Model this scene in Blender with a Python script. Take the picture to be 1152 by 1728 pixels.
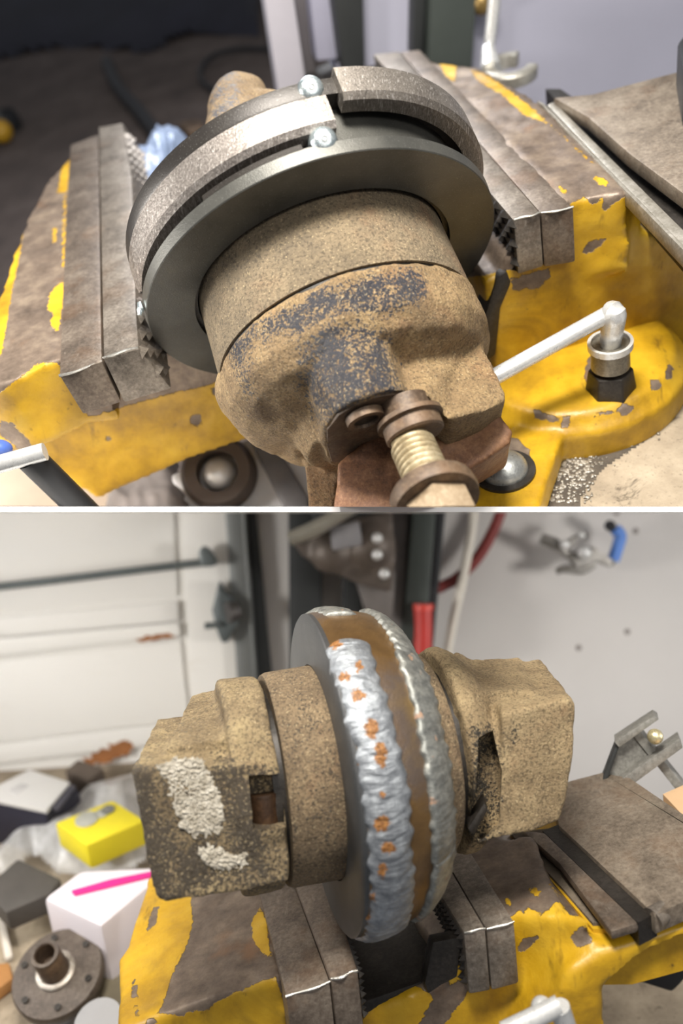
import bpy, bmesh, math, random
import numpy as np
from mathutils import Vector, noise as mnoise
random.seed(7); rng = np.random.default_rng(7)
for o in list(bpy.data.objects): bpy.data.objects.remove(o)
scene = bpy.context.scene
COL = scene.collection
W, H, F = 1152, 1728, 1500.0

# ------------------------------------------------------------------ camera, world, lights, exposure
cam = bpy.data.cameras.new('camera'); cam.sensor_fit = 'HORIZONTAL'; cam.sensor_width = 36.0
cam.lens = F / W * 36.0; cam.clip_start = 0.01
cam.dof.use_dof = True; cam.dof.focus_distance = 0.49; cam.dof.aperture_fstop = 6.5
cam_o = bpy.data.objects.new('camera', cam); COL.objects.link(cam_o)
cam_o.location = (0, 0, 0); cam_o.rotation_euler = (math.pi / 2, 0, 0); scene.camera = cam_o
world = bpy.data.worlds.new('world'); scene.world = world; world.use_nodes = True
world.node_tree.nodes['Background'].inputs[0].default_value = (0.92, 0.94, 1.0, 1)
world.node_tree.nodes['Background'].inputs[1].default_value = 0.20

def area(name, loc, target, sx, sy, watts, color=(1, 1, 1), spread=180):
    l = bpy.data.lights.new(name, 'AREA'); l.shape = 'RECTANGLE'; l.size = sx; l.size_y = sy
    l.energy = watts; l.color = color; l.spread = math.radians(spread)
    o = bpy.data.objects.new(name, l); COL.objects.link(o); o.location = loc
    o.rotation_euler = (Vector(target) - Vector(loc)).to_track_quat('-Z', 'Y').to_euler()
    return o
area('ceiling_lamp', (-0.08, 0.02, 0.52), (0.0, 0.50, 0.0), 0.26, 0.14, 12.5, (1.0, 0.95, 0.87))
area('rear_lamp', (-0.15, 0.85, 0.95), (0.05, 0.62, 0.12), 0.30, 0.30, 5.0, (0.93, 0.95, 1.0))
area('front_fill', (0.25, -0.45, 0.28), (0.05, 0.95, -0.25), 0.5, 0.25, 3.4, (1.0, 0.96, 0.90))  # unseen fill behind the camera, added to reach the lower wall
area('left_wall_fill', (-0.62, 0.52, -0.10), (0.0, 0.98, -0.22), 0.10, 0.12, .85, (1.0, 0.97, 0.93), 95)  # added fill out of view, brightens the lower wall from the left
area('right_wall_fill', (0.66, 0.50, -0.08), (0.1, 0.98, -0.22), 0.10, 0.12, .74, (1.0, 0.97, 0.93), 95)  # its counterpart on the right, likewise an added wall fill
area('upper_bay_fill', (-0.55, 0.45, 0.10), (-0.10, 0.70, 0.04), 0.10, 0.10, 1.7, (1.0, 0.96, 0.90), 100)  # added low fill for the dim corner under the upper left jaw
scene.view_settings.view_transform = 'Standard'; scene.view_settings.look = 'None'
scene.view_settings.exposure = 0.0; scene.view_settings.gamma = 1.0
scene.view_settings.use_curve_mapping = False

# ------------------------------------------------------------------ vector helpers
def V(*a): return np.array(a, float)
def unit(v): v = np.asarray(v, float); return v / np.linalg.norm(v)
def ray(px, py): return V((px - 576) / F, 1.0, (864 - py) / F)
def P(px, py, d): return ray(px, py) * d
def proj(v):
    v = np.asarray(v, float); y = np.maximum(v[:, 1], 1e-4)
    return np.stack([576 + F * v[:, 0] / y, 864 - F * v[:, 2] / y], 1)
def plane(px, py, d, n): return (P(px, py, d), unit(n))
def on(pl, px, py):
    r = ray(px, py); return r * (np.dot(pl[0], pl[1]) / np.dot(r, pl[1]))
def shift(pl, t): return (pl[0] + pl[1] * t, pl[1])
def frame(n, ref=(0, 0, 1)):
    n = unit(n); a = unit(np.cross(ref, n)); return a, np.cross(n, a), n
def sdf(pts, poly):
    """signed distance of 2-D points to a polygon, positive inside"""
    poly = np.asarray(poly, float); d = np.full(len(pts), 1e9); ins = np.zeros(len(pts), bool)
    for i in range(len(poly)):
        a = poly[i]; b = poly[(i + 1) % len(poly)]; e = b - a
        w = pts - a; t = np.clip((w @ e) / max(e @ e, 1e-9), 0, 1)
        d = np.minimum(d, np.linalg.norm(w - t[:, None] * e, axis=1))
        c = ((a[1] <= pts[:, 1]) & (b[1] > pts[:, 1])) | ((b[1] <= pts[:, 1]) & (a[1] > pts[:, 1]))
        xx = a[0] + (pts[:, 1] - a[1]) / (b[1] - a[1] + 1e-12) * e[0]
        ins ^= c & (pts[:, 0] < xx)
    return np.where(ins, d, -d)
def patches(pts, inside, holes=()):
    m = np.full(len(pts), -200.0)
    for q in inside: m = np.maximum(m, sdf(pts, q))
    for q in holes: m = np.minimum(m, -sdf(pts, q))
    return m

# ------------------------------------------------------------------ mesh pieces: (verts, faces)
def join(*ms):
    vs, fs, k = [], [], 0
    for v, f in ms:
        vs.append(np.asarray(v, float)); fs += [tuple(i + k for i in q) for q in f]; k += len(v)
    return np.concatenate(vs), fs
def prism(pts, vec):
    pts = np.asarray(pts, float); n = len(pts); v = np.concatenate([pts, pts + np.asarray(vec)])
    f = [tuple(range(n)), tuple(range(2 * n - 1, n - 1, -1))]
    f += [(i, i + n, (i + 1) % n + n, (i + 1) % n) for i in range(n)]
    return v, f
def loft(a, b):
    a = np.asarray(a, float); n = len(a); v = np.concatenate([a, np.asarray(b, float)])
    f = [tuple(range(n)), tuple(range(2 * n - 1, n - 1, -1))]
    f += [(i, i + n, (i + 1) % n + n, (i + 1) % n) for i in range(n)]
    return v, f
def box(c, ax, ay, az):
    c, ax, ay, az = map(np.asarray, (c, ax, ay, az))
    q = [c - ax - ay - az, c + ax - ay - az, c + ax + ay - az, c - ax + ay - az]
    return prism(q, 2 * az)
def lathe(o, n, prof, seg=64, t0=0.0, t1=2 * math.pi, ref=(0, 0, 1), close=False):
    """prof: list of (s, r) along axis n from o; close joins last to first (a ring section)"""
    a, b, n = frame(n, ref); full = abs(t1 - t0 - 2 * math.pi) < 1e-6
    ts = np.linspace(t0, t1, seg + (0 if full else 1), endpoint=not full)
    vs = []
    for t in ts:
        e = math.cos(t) * a + math.sin(t) * b
        vs += [o + n * s + e * r for s, r in prof]
    m = len(prof); k = len(ts); f = []
    for i in range(k if full else k - 1):
        j = (i + 1) % k
        for q in range(m if close else m - 1):
            r = (q + 1) % m; f.append((i * m + q, j * m + q, j * m + r, i * m + r))
    if close and not full: f += [tuple(range(m)), tuple(range((k - 1) * m + m - 1, (k - 1) * m - 1, -1))]
    if not close and full:
        f.append(tuple(i * m for i in range(k))); f.append(tuple(i * m + m - 1 for i in range(k - 1, -1, -1)))
    return np.array(vs), f
def cyl(p0, p1, r0, r1=None, seg=24):
    p0 = np.asarray(p0); d = np.asarray(p1) - p0; L = np.linalg.norm(d); r1 = r0 if r1 is None else r1
    n = d / L; ref = (0, 0, 1) if abs(n[2]) < .9 else (1, 0, 0)
    return lathe(p0, n, [(0, r0), (L, r1)], seg, ref=ref)
def ball(c, r, seg=24, sq=1.0, n=(0, 0, 1)):
    pr = [(-r * sq * math.cos(t), max(r * math.sin(t), 1e-5)) for t in np.linspace(0, math.pi, seg // 2 + 1)]
    ref = (0, 1, 0) if abs(unit(n)[2]) > .9 else (0, 0, 1)
    return lathe(np.asarray(c), n, pr, seg, ref=ref)
def tube(path, r, seg=10, n=40):
    path = np.asarray(path, float); k = len(path)
    rs = np.full(k, r) if np.isscalar(r) else np.asarray(r, float)
    if k > 2:                                                       # Catmull-Rom
        q = np.concatenate([[2 * path[0] - path[1]], path, [2 * path[-1] - path[-2]]]); out = []; ro = []
        for t in np.linspace(0, k - 1, n):
            i = min(int(t), k - 2); u = t - i; a, b, c, d = q[i:i + 4]
            out.append(.5 * (2 * b + (c - a) * u + (2 * a - 5 * b + 4 * c - d) * u * u + (3 * b - a - 3 * c + d) * u ** 3))
            ro.append(rs[i] * (1 - u) + rs[i + 1] * u)
        path, rs = np.array(out), np.array(ro)
    v = []; k = len(path); up = V(.13, .31, .94)
    for i in range(k):
        tg = unit(path[min(i + 1, k - 1)] - path[max(i - 1, 0)]); a = unit(np.cross(up, tg)); b = np.cross(tg, a)
        v += [path[i] + rs[i] * (math.cos(t) * a + math.sin(t) * b) for t in np.linspace(0, 2 * math.pi, seg, endpoint=False)]
    f = [(i * seg + j, i * seg + (j + 1) % seg, (i + 1) * seg + (j + 1) % seg, (i + 1) * seg + j) for i in range(k - 1) for j in range(seg)]
    f += [tuple(range(seg - 1, -1, -1)), tuple(range((k - 1) * seg, k * seg))]
    return np.array(v), f
def to_mesh(m, name='m'):
    me = bpy.data.meshes.new(name); me.from_pydata([tuple(x) for x in m[0]], [], m[1]); me.validate()
    bm = bmesh.new(); bm.from_mesh(me); bmesh.ops.recalc_face_normals(bm, faces=bm.faces); bm.to_mesh(me); bm.free()
    return me
def from_mesh(me):
    v = np.empty(len(me.vertices) * 3); me.vertices.foreach_get('co', v)
    return v.reshape(-1, 3), [tuple(p.vertices) for p in me.polygons]
def fuse(parts, voxel=.0015, smooth=6, cuts=()):
    """melt closed shapes into one cast surface: union by voxel remesh, then smoothing"""
    me = to_mesh(join(*parts)); o = bpy.data.objects.new('melt', me); COL.objects.link(o); tmp = [o]
    r = o.modifiers.new('r', 'REMESH'); r.mode = 'VOXEL'; r.voxel_size = voxel
    s = o.modifiers.new('s', 'SMOOTH'); s.iterations = smooth; s.factor = .5
    for c in cuts:
        k = bpy.data.objects.new('k', to_mesh(c)); COL.objects.link(k); tmp.append(k); k.hide_render = True
        b = o.modifiers.new('b', 'BOOLEAN'); b.operation = 'DIFFERENCE'; b.object = k; b.solver = 'EXACT'
    dg = bpy.context.evaluated_depsgraph_get(); out = from_mesh(bpy.data.meshes.new_from_object(o.evaluated_get(dg)))
    for t in tmp: bpy.data.objects.remove(t)
    return out
def rough(m, amp, scale, seed=0.0):
    """real relief: push vertices by noise"""
    v = np.array(m[0]); me = to_mesh((v, m[1])); nn = np.empty(len(v) * 3); me.vertices.foreach_get('normal', nn); nn = nn.reshape(-1, 3)
    k = np.array([mnoise.fractal(Vector(x * scale + seed), 1.0, 2.0, 3) for x in v])
    return v + nn * (k * amp)[:, None], m[1]

# the picture is two stacked bays: the upper one stands on an added white divider board, the lower one hangs under it
TOP_CUT = (V(0, 0, 0), unit(V(0, -0.006, 1)))       # upper bay ends on the board's top arris
LOW_CUT = (V(0, 0, 0), V(0, 0, -1))                 # lower bay ends under the board
BAY = [None]

def link_obj(name, m, mat, parent=None, smooth=True, bevel=0, bseg=2, attrs=None, stuff=False, cut=True, angle=40, clip=None):
    me = m if isinstance(m, bpy.types.Mesh) else to_mesh(m, name)
    bm = bmesh.new(); bm.from_mesh(me)
    if bevel:
        es = [e for e in bm.edges if len(e.link_faces) == 2 and e.calc_face_angle(0) > math.radians(28)]
        bmesh.ops.bevel(bm, geom=es, offset=bevel, segments=bseg, profile=.6, affect='EDGES', clamp_overlap=True)
    for co, no in ([BAY[0]] if BAY[0] is not None and cut else []) + ([clip] if clip else []):
        if any((np.array(v.co) - co) @ no < 0 for v in bm.verts):
            g = bm.verts[:] + bm.edges[:] + bm.faces[:]
            r = bmesh.ops.bisect_plane(bm, geom=g, plane_co=co, plane_no=no, clear_inner=True)
            ed = [e for e in r['geom_cut'] if isinstance(e, bmesh.types.BMEdge) and e.is_boundary]
            if ed: bmesh.ops.holes_fill(bm, edges=ed, sides=0)
    bm.to_mesh(me); bm.free()
    if not len(me.vertices): return None
    v = np.empty(len(me.vertices) * 3); me.vertices.foreach_get('co', v); v = v.reshape(-1, 3)
    if attrs:
        pp = proj(v)
        for k, fn in attrs.items():
            a = me.attributes.new(k, 'FLOAT', 'POINT'); a.data.foreach_set('value', np.asarray(fn(pp, v), np.float32))
    c = (v.min(0) + v.max(0)) / 2
    if parent is None: c[2] = v[:, 2].min()
    me.vertices.foreach_set('co', (v - c).ravel()); me.update()
    if smooth:
        me.polygons.foreach_set('use_smooth', [True] * len(me.polygons))
        try: me.set_sharp_from_angle(angle=math.radians(angle))
        except Exception: pass
    me.materials.clear(); me.materials.append(mat)
    o = bpy.data.objects.new(name, me); COL.objects.link(o)
    if parent is not None:
        o.parent = parent; o.location = Vector(c) - Vector(parent['_w'])
        o['_w'] = tuple(c)
    else:
        o.location = c; o['_w'] = tuple(c)
    if stuff: o['kind'] = 'stuff'
    return o
def thing(name, label, cat, base, group=None):
    o = bpy.data.objects.new(name, None); COL.objects.link(o); o.location = base; o['_w'] = tuple(map(float, base))
    o.empty_display_size = .02; o['label'] = label; o['category'] = cat
    if group: o['group'] = group
    return o
def tag(o, label, cat, group=None):
    if o is None: return None
    o['label'] = label; o['category'] = cat
    if group: o['group'] = group
    return o
def struct(o):
    if o is not None: o['kind'] = 'structure'
    return o

# ------------------------------------------------------------------ materials
def lin(r, g, b):
    f = lambda c: (c / 255 / 12.92) if c / 255 <= .04045 else ((c / 255 + .055) / 1.055) ** 2.4
    return (f(r), f(g), f(b), 1)
class M:
    def __init__(s, name, rough=.5, metal=0.0, spec=.5):
        s.m = bpy.data.materials.new(name); s.m.use_nodes = True; s.t = s.m.node_tree; s.b = s.t.nodes['Principled BSDF']
        s.b.inputs['Roughness'].default_value = rough; s.b.inputs['Metallic'].default_value = metal
        s.b.inputs['Specular IOR Level'].default_value = spec
        s.tc = s.t.nodes.new('ShaderNodeTexCoord').outputs['Object']; s.hs = []
    def n(s, ty, **k):
        x = s.t.nodes.new(ty)
        for a, b in k.items(): setattr(x, a, b)
        return x
    def put(s, sock, v):
        if isinstance(v, bpy.types.NodeSocket): s.t.links.new(v, sock)
        else: sock.default_value = v
    def coord(s, stretch=(1, 1, 1), rot=(0, 0, 0)):
        x = s.n('ShaderNodeMapping'); s.put(x.inputs['Vector'], s.tc); x.inputs['Scale'].default_value = stretch; x.inputs['Rotation'].default_value = rot
        return x.outputs[0]
    def noise(s, scale, detail=4, rough=.6, co=None, dist=0):
        x = s.n('ShaderNodeTexNoise'); x.inputs['Scale'].default_value = scale; x.inputs['Detail'].default_value = detail
        x.inputs['Roughness'].default_value = rough; x.inputs['Distortion'].default_value = dist; s.put(x.inputs['Vector'], co or s.tc); return x.outputs[0]
    def voro(s, scale, co=None, feature='F1'):
        x = s.n('ShaderNodeTexVoronoi', feature=feature); x.inputs['Scale'].default_value = scale; s.put(x.inputs['Vector'], co or s.tc); return x.outputs[0]
    def wave(s, scale, dist=2, co=None, detail=2):
        x = s.n('ShaderNodeTexWave'); x.inputs['Scale'].default_value = scale; x.inputs['Distortion'].default_value = dist
        x.inputs['Detail'].default_value = detail; s.put(x.inputs['Vector'], co or s.tc); return x.outputs['Fac']
    def attr(s, name): return s.n('ShaderNodeAttribute', attribute_name=name).outputs['Fac']
    def math(s, op, a, b=0.0, c=0.0):
        x = s.n('ShaderNodeMath', operation=op)
        for i, v in enumerate((a, b, c)): s.put(x.inputs[i], v)
        return x.outputs[0]
    def step(s, v, lo, hi):
        x = s.n('ShaderNodeMapRange', interpolation_type='SMOOTHSTEP'); s.put(x.inputs[0], v); x.inputs[1].default_value = lo; x.inputs[2].default_value = hi
        return x.outputs[0]
    def mix(s, f, a, b, mode='MIX'):
        x = s.n('ShaderNodeMix', data_type='RGBA', blend_type=mode); s.put(x.inputs[0], f); s.put(x.inputs[6], a); s.put(x.inputs[7], b); return x.outputs[2]
    def ramp(s, f, stops):
        x = s.n('ShaderNodeValToRGB'); s.put(x.inputs[0], f); e = x.color_ramp.elements
        while len(e) > len(stops): e.remove(e[-1])
        while len(e) < len(stops): e.new(.5)
        for i, (p, c) in enumerate(stops): e[i].position = p; e[i].color = c
        return x.outputs[0]
    def col(s, c): s.put(s.b.inputs['Base Color'], c); return s
    def rgh(s, v): s.put(s.b.inputs['Roughness'], v); return s
    def met(s, v): s.put(s.b.inputs['Metallic'], v); return s
    def bump(s, h, dist, strength=.6):
        x = s.n('ShaderNodeBump'); x.inputs['Strength'].default_value = strength; x.inputs['Distance'].default_value = dist; s.put(x.inputs['Height'], h)
        if s.hs: s.t.links.new(s.hs[-1], x.inputs['Normal'])
        s.hs.append(x.outputs[0]); s.t.links.new(x.outputs[0], s.b.inputs['Normal']); return s

def plain(name, c, rough=.6, metal=0, var=.25, scale=25, bump=0):
    k = M(name, rough, metal); d = tuple(x * (1 - var) for x in c[:3]) + (1,); l = tuple(min(1, x * (1 + var * .6)) for x in c[:3]) + (1,)
    n = k.noise(scale, 6, .65); k.col(k.ramp(n, [(.3, d), (.7, l)]))
    if bump: k.bump(k.noise(scale * 12, 4), bump)
    return k.m
def worn_yellow(name):
    k = M(name, .45)
    p = k.attr('paint'); e = k.math('ADD', p, k.math('MULTIPLY', k.math('SUBTRACT', k.noise(260, 5, .7), .5), 14.0))
    mask = k.step(e, -.8, .8)
    n1 = k.noise(22, 6, .65); n2 = k.noise(120, 5, .7)
    y = k.ramp(n1, [(.28, lin(138, 102, 20)), (.5, lin(186, 145, 26)), (.72, lin(206, 166, 44))])
    y = k.mix(k.step(n2, .62, .78), y, lin(92, 70, 28))                                  # oily grime specks
    y = k.mix(k.math('MULTIPLY', k.step(k.noise(11, 5, .6, dist=1.2), .54, .74), .75), y, lin(104, 76, 24)); y = k.mix(k.math('MULTIPLY', k.step(k.noise(60, 4, .7, k.coord((1, .3, .3))), .60, .72), .6), y, lin(86, 62, 26))
    bare = k.ramp(k.noise(60, 8, .7), [(.3, lin(84, 72, 62)), (.5, lin(116, 101, 88)), (.7, lin(146, 130, 112))])
    bare = k.mix(k.step(k.noise(18, 4, .6), .55, .72), bare, lin(128, 96, 70))
    k.col(k.mix(mask, bare, y)); k.rgh(k.ramp(mask, [(0, (.46,) * 3 + (1,)), (1, (.40,) * 3 + (1,))]))
    k.met(k.math('MULTIPLY', k.math('SUBTRACT', 1.0, mask), .35))
    k.bump(mask, .0006, .9); k.bump(k.noise(420, 5), .0004, .5)
    return k.m
def worn_steel(name, dark, mid, light, metal=.55, rough=.42, st=(1, 1, 1), rot=(0, 0, 0), rust=0.0, relief=1.0):
    k = M(name, rough, metal); co = k.coord(st, rot)
    n = k.math('ADD', k.math('MULTIPLY', k.noise(36, 8, .7, co), .55), k.math('MULTIPLY', k.noise(420, 6, .75), .45)); c = k.ramp(n, [(.36, dark), (.5, mid), (.64, light)])
    if rust: c = k.mix(k.math('MULTIPLY', k.step(k.noise(22, 7, .7), .5, .66), rust), c, lin(122, 90, 62))
    sc = k.math('MULTIPLY', k.step(k.noise(260, 3, .6, k.coord((1, .06, 1), (.3, .2, .5))), .62, .70), .45)
    c = k.mix(sc, c, light); c = k.mix(k.math('MULTIPLY', k.step(k.noise(700, 4, .7), .60, .72), .5), c, tuple(x * .45 for x in dark[:3]) + (1,))
    k.col(c); k.rgh(k.math('MULTIPLY_ADD', k.noise(200, 4), .3, rough - .15)); k.bump(k.noise(620, 6, .75, co), .0004 * relief, .5); k.bump(k.noise(45, 4), .0007 * relief, .35)
    return k.m
def cast(name, tan=(172, 146, 104), tan2=(112, 90, 64), black=(50, 50, 56), speck=1.0):
    """sandy cast iron with remains of black paint; 'paint' attribute: where black paint is left or the shade of the right hollow is painted in"""
    k = M(name, .62); a = k.attr('paint')
    n1 = k.noise(34, 7, .7); base = k.ramp(n1, [(.3, lin(*tan2)), (.5, lin(*[int(.5 * (x + y)) for x, y in zip(tan, tan2)])), (.7, lin(*tan))])
    base = k.mix(k.math('MULTIPLY', k.step(k.noise(18, 5, .65), .54, .72), .55), base, lin(124, 84, 56))
    base = k.mix(k.math('MULTIPLY', k.step(k.noise(640, 4, .7), .48, .62), .6), base, lin(*[int(x * .55) for x in tan2]))
    sp = k.noise(620, 5, .72); big = k.noise(75, 5, .6)
    th = k.math('ADD', k.math('MULTIPLY', a, .014), k.math('MULTIPLY', k.math('SUBTRACT', big, .5), .9))
    m = k.step(k.math('ADD', th, k.math('MULTIPLY', k.math('SUBTRACT', sp, .5), 2.4 * speck)), .0, .12)
    c = k.mix(m, base, lin(*black)); c = k.mix(k.math('MULTIPLY', k.step(k.noise(760, 3), .58, .70), .55), c, lin(202, 182, 142))
    k.col(c); k.rgh(k.ramp(m, [(0, (.72,) * 3 + (1,)), (1, (.34,) * 3 + (1,))]))
    k.bump(sp, .0016, .9); k.bump(k.noise(130, 4), .0016, .55)
    return k.m
def darkdisc(name, c1, c2, rough=.42, metal=.5):
    k = M(name, rough, metal); n = k.noise(28, 5, .6); c = k.ramp(n, [(.3, lin(*c1)), (.7, lin(*c2))])
    c = k.mix(k.math('MULTIPLY', k.step(k.noise(1200, 3, .6), .6, .75), .45), c, lin(150, 150, 146))
    k.col(c); k.bump(k.noise(1300, 3), .0003, .45); return k.m
def sawn(name, c1, c2, rot, scale=900):
    k = M(name, .42, .7); co = k.coord((1, .08, 1), rot); n = k.noise(scale, 4, .7, co)
    c = k.ramp(n, [(.3, lin(*c1)), (.55, lin(*[int(.5 * (x + y)) for x, y in zip(c1, c2)])), (.75, lin(*c2))])
    c = k.mix(k.math('MULTIPLY', k.step(k.noise(40, 5, .6), .5, .7), .5), c, lin(92, 84, 78))
    s2 = k.step(k.noise(1500, 3, .6, k.coord((1, .05, .25), (.5, .9, .3))), .56, .68); c = k.mix(k.math('MULTIPLY', s2, .55), c, lin(226, 220, 214)); c = k.mix(k.math('MULTIPLY', k.step(k.noise(1300, 3, .6, k.coord((.25, 1, .05), (.2, .4, .9))), .58, .7), .5), c, lin(60, 55, 52))
    k.col(c); k.bump(n, .0005, .6); return k.m
def weld(name, c1, c2, rust=1.0):
    k = M(name, .42, .65); n = k.noise(160, 7, .72); c = k.ramp(n, [(.28, lin(*c1)), (.5, lin(*[int(.5 * (x + y)) for x, y in zip(c1, c2)])), (.7, lin(*c2))])
    if rust == 'rust':
        r = k.step(k.math('ADD', k.attr('rust'), k.math('MULTIPLY', k.math('SUBTRACT', k.noise(330, 5, .75), .5), 34.0)), 0.0, 1.5)
        c = k.mix(r, c, k.ramp(k.noise(800, 4, .7), [(.35, lin(84, 54, 28)), (.5, lin(134, 88, 44)), (.68, lin(186, 136, 80))])); k.met(k.math('SUBTRACT', .7, k.math('MULTIPLY', r, .7)))
    elif rust:
        r = k.step(k.math('ADD', k.noise(95, 3, .5), k.math('MULTIPLY', k.noise(500, 4, .7), .25)), .775, .80)
        c = k.mix(k.math('MULTIPLY', r, rust), c, k.ramp(k.noise(700, 3), [(.35, lin(104, 62, 26)), (.65, lin(190, 122, 52))]))
        k.met(k.math('SUBTRACT', .7, k.math('MULTIPLY', r, .7)))
    k.col(c); k.rgh(k.math('MULTIPLY_ADD', k.noise(300, 4), .35, .28)); k.bump(k.noise(380, 6, .7), .0007, .7); return k.m
def gritty(name, c1, c2, c3, dark):
    k = M(name, .9); c = k.ramp(k.noise(14, 8, .7), [(.3, lin(*c1)), (.5, lin(*c2)), (.7, lin(*c3))])
    c = k.mix(k.step(k.noise(26, 5, .7, dist=.6), .60, .70), c, lin(*dark)); c = k.mix(k.math('MULTIPLY', k.step(k.noise(420, 3), .58, .72), .5), c, lin(*dark))
    k.col(c); k.bump(k.noise(300, 5), .0015, .6); return k.m

YEL = worn_yellow('worn_yellow_paint')
PLATE = worn_steel('jaw_plate_steel', lin(84, 77, 69), lin(124, 115, 105), lin(162, 153, 141), rust=.2)
PLATE_D = worn_steel('jaw_block_steel', lin(76, 67, 59), lin(112, 100, 89), lin(146, 134, 120), rust=.3)
BRIGHT = worn_steel('rubbed_steel_edge', lin(130, 126, 118), lin(176, 172, 164), lin(212, 209, 202), metal=.8, rough=.3)
ANVIL = worn_steel('anvil_steel', lin(84, 74, 64), lin(128, 116, 102), lin(158, 146, 130), metal=.35, rough=.45, rust=.3)
STRIP = worn_steel('slide_strip_steel', lin(122, 116, 104), lin(162, 156, 144), lin(196, 190, 180), metal=.6, rough=.35)
BLACKIRON = worn_steel('black_iron', lin(30, 27, 24), lin(44, 40, 36), lin(62, 57, 52), metal=.3)
CHROME = worn_steel('chrome_rod', lin(196, 196, 194), lin(216, 216, 214), lin(234, 234, 232), metal=.45, rough=.3, relief=.12)
CAST = cast('sandy_cast_iron'); CAST2 = cast('sandy_cast_iron_worn', (184, 164, 122), (108, 91, 68), (70, 61, 49), 1.3)
CASTB = cast('cast_iron_bright', (188, 166, 126), (126, 106, 78), (50, 45, 38), .7)
COLLAR = cast('collar_iron', (150, 132, 104), (104, 92, 74), (64, 58, 52), .8)
DISC = darkdisc('dark_machined_steel', (66, 66, 63), (94, 93, 88), .42, .5); DISCB = darkdisc('grey_machined_steel', (64, 66, 68), (92, 92, 92), .4, .55)
DARKRIM = darkdisc('dark_rim_steel', (34, 31, 30), (56, 52, 48), .4, .4)
SAW = sawn('sawn_steel_band', (100, 93, 88), (190, 183, 176), (0, .5, .9)); SAW2 = sawn('scraped_steel_band', (104, 97, 90), (172, 165, 156), (.4, .2, .3), 1500)
ZINC = worn_steel('zinc_screw', lin(150, 168, 176), lin(190, 204, 208), lin(226, 232, 232), metal=.85, rough=.25)
WELD = weld('weld_bead_metal', (112, 116, 121), (194, 199, 203), 'rust'); WELD2 = weld('smooth_weld_metal', (104, 106, 104), (188, 188, 180), .5)
RUST = worn_steel('rusty_iron', lin(56, 44, 36), lin(88, 72, 58), lin(126, 108, 88), metal=.25, rough=.5, rust=.35)
RUSTRED = worn_steel('red_rusty_iron', lin(72, 46, 32), lin(118, 80, 54), lin(152, 112, 78), metal=.15, rough=.55, rust=.3)
DARKRUST = worn_steel('dark_oily_iron', lin(38, 27, 18), lin(60, 42, 28), lin(86, 62, 40), metal=.3, rough=.4)
THREAD = worn_steel('thread_steel', lin(128, 112, 84), lin(168, 152, 120), lin(200, 188, 160), metal=.5)
k = M('heat_tinted_steel', .36, .6); n = k.noise(20, 4, .6)
c = k.ramp(n, [(.3, lin(84, 64, 44)), (.46, lin(124, 96, 60)), (.58, lin(112, 98, 88)), (.75, lin(150, 122, 74))])
k.col(c); k.bump(k.noise(700, 3, .6, k.coord((1, .15, 1), (0, .4, 1.1))), .0004, .6); TINT = k.m
WALL = plain('painted_wall', lin(206, 202, 198), .7, 0, .05, 5); WALL_T = plain('light_tinted_wall', lin(172, 172, 188), .7, 0, .06, 5)  # upper wall copy has the lavender tint of its light in the colour
WHITE = plain('divider_white', lin(255, 255, 255), .6, 0, .0, 5)
DOORM = M('white_door_paint', .5); k = DOORM
k.col(k.mix(k.math('MULTIPLY', k.step(k.noise(9, 6, .7, k.coord((.35, 1, 2.5))), .56, .75), .5), lin(226, 223, 217), lin(182, 168, 148))); DOORM = k.m
GREYSTEEL = plain('grey_galvanised_steel', lin(124, 126, 124), .45, .4, .12, 12); DARKSTEEL = plain('dark_painted_steel', lin(46, 48, 48), .5, .1, .2, 12)
GREENSTEEL = plain('dark_green_grey_steel', lin(66, 72, 68), .5, .1, .15, 12); BLACKP = plain('black_plastic', lin(28, 29, 32), .5, 0, .2, 30)
NAVY = plain('dark_navy_sheet', lin(32, 33, 46), .7, 0, .35, 10, .002)
CONC = gritty('dark_concrete_floor', (62, 54, 52), (80, 70, 66), (96, 86, 82), (44, 38, 38)); BENCH = gritty('gritty_bench_top', (120, 108, 92), (158, 144, 124), (186, 172, 150), (84, 74, 62))
RUSTPAINT = plain('rust_patch', lin(150, 96, 52), .8, 0, .35, 60)

# ================================================================== added board standing in for the white band between the stacked views
KT, KB = .88, 1.05
BAY[0] = None
struct(link_obj('divider_board', box(V(0, 1.50, .0015), V(1.3, 0, 0), V(0, 1.0, 0), V(0, 0, .0015)), WHITE, smooth=False))

# ================================================================== UPPER BAY (vise seen from above)
BAY[0] = TOP_CUT
d1 = unit(V(-411, 1500, 1314)); d2 = unit(V(1, 0, .3)); upT = unit(np.cross(d2, d1))
T = plane(600, 300, .70 * KT, upT)                       # tops of the jaws
TB = plane(1000, 680, .60, upT)                          # bench top
TF = plane(150, 150, 1.66, upT)                          # floor far below
TW = plane(1000, 100, .95, -d1)                          # wall behind the bench
def q(pl, pts): return [on(pl, *p) for p in pts]
def sub(pts, n=5):
    out = []
    for i in range(len(pts)):
        a, b = np.array(pts[i], float), np.array(pts[(i + 1) % len(pts)], float)
        out += [tuple(a + (b - a) * t / n) for t in range(n)]
    return out

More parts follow.
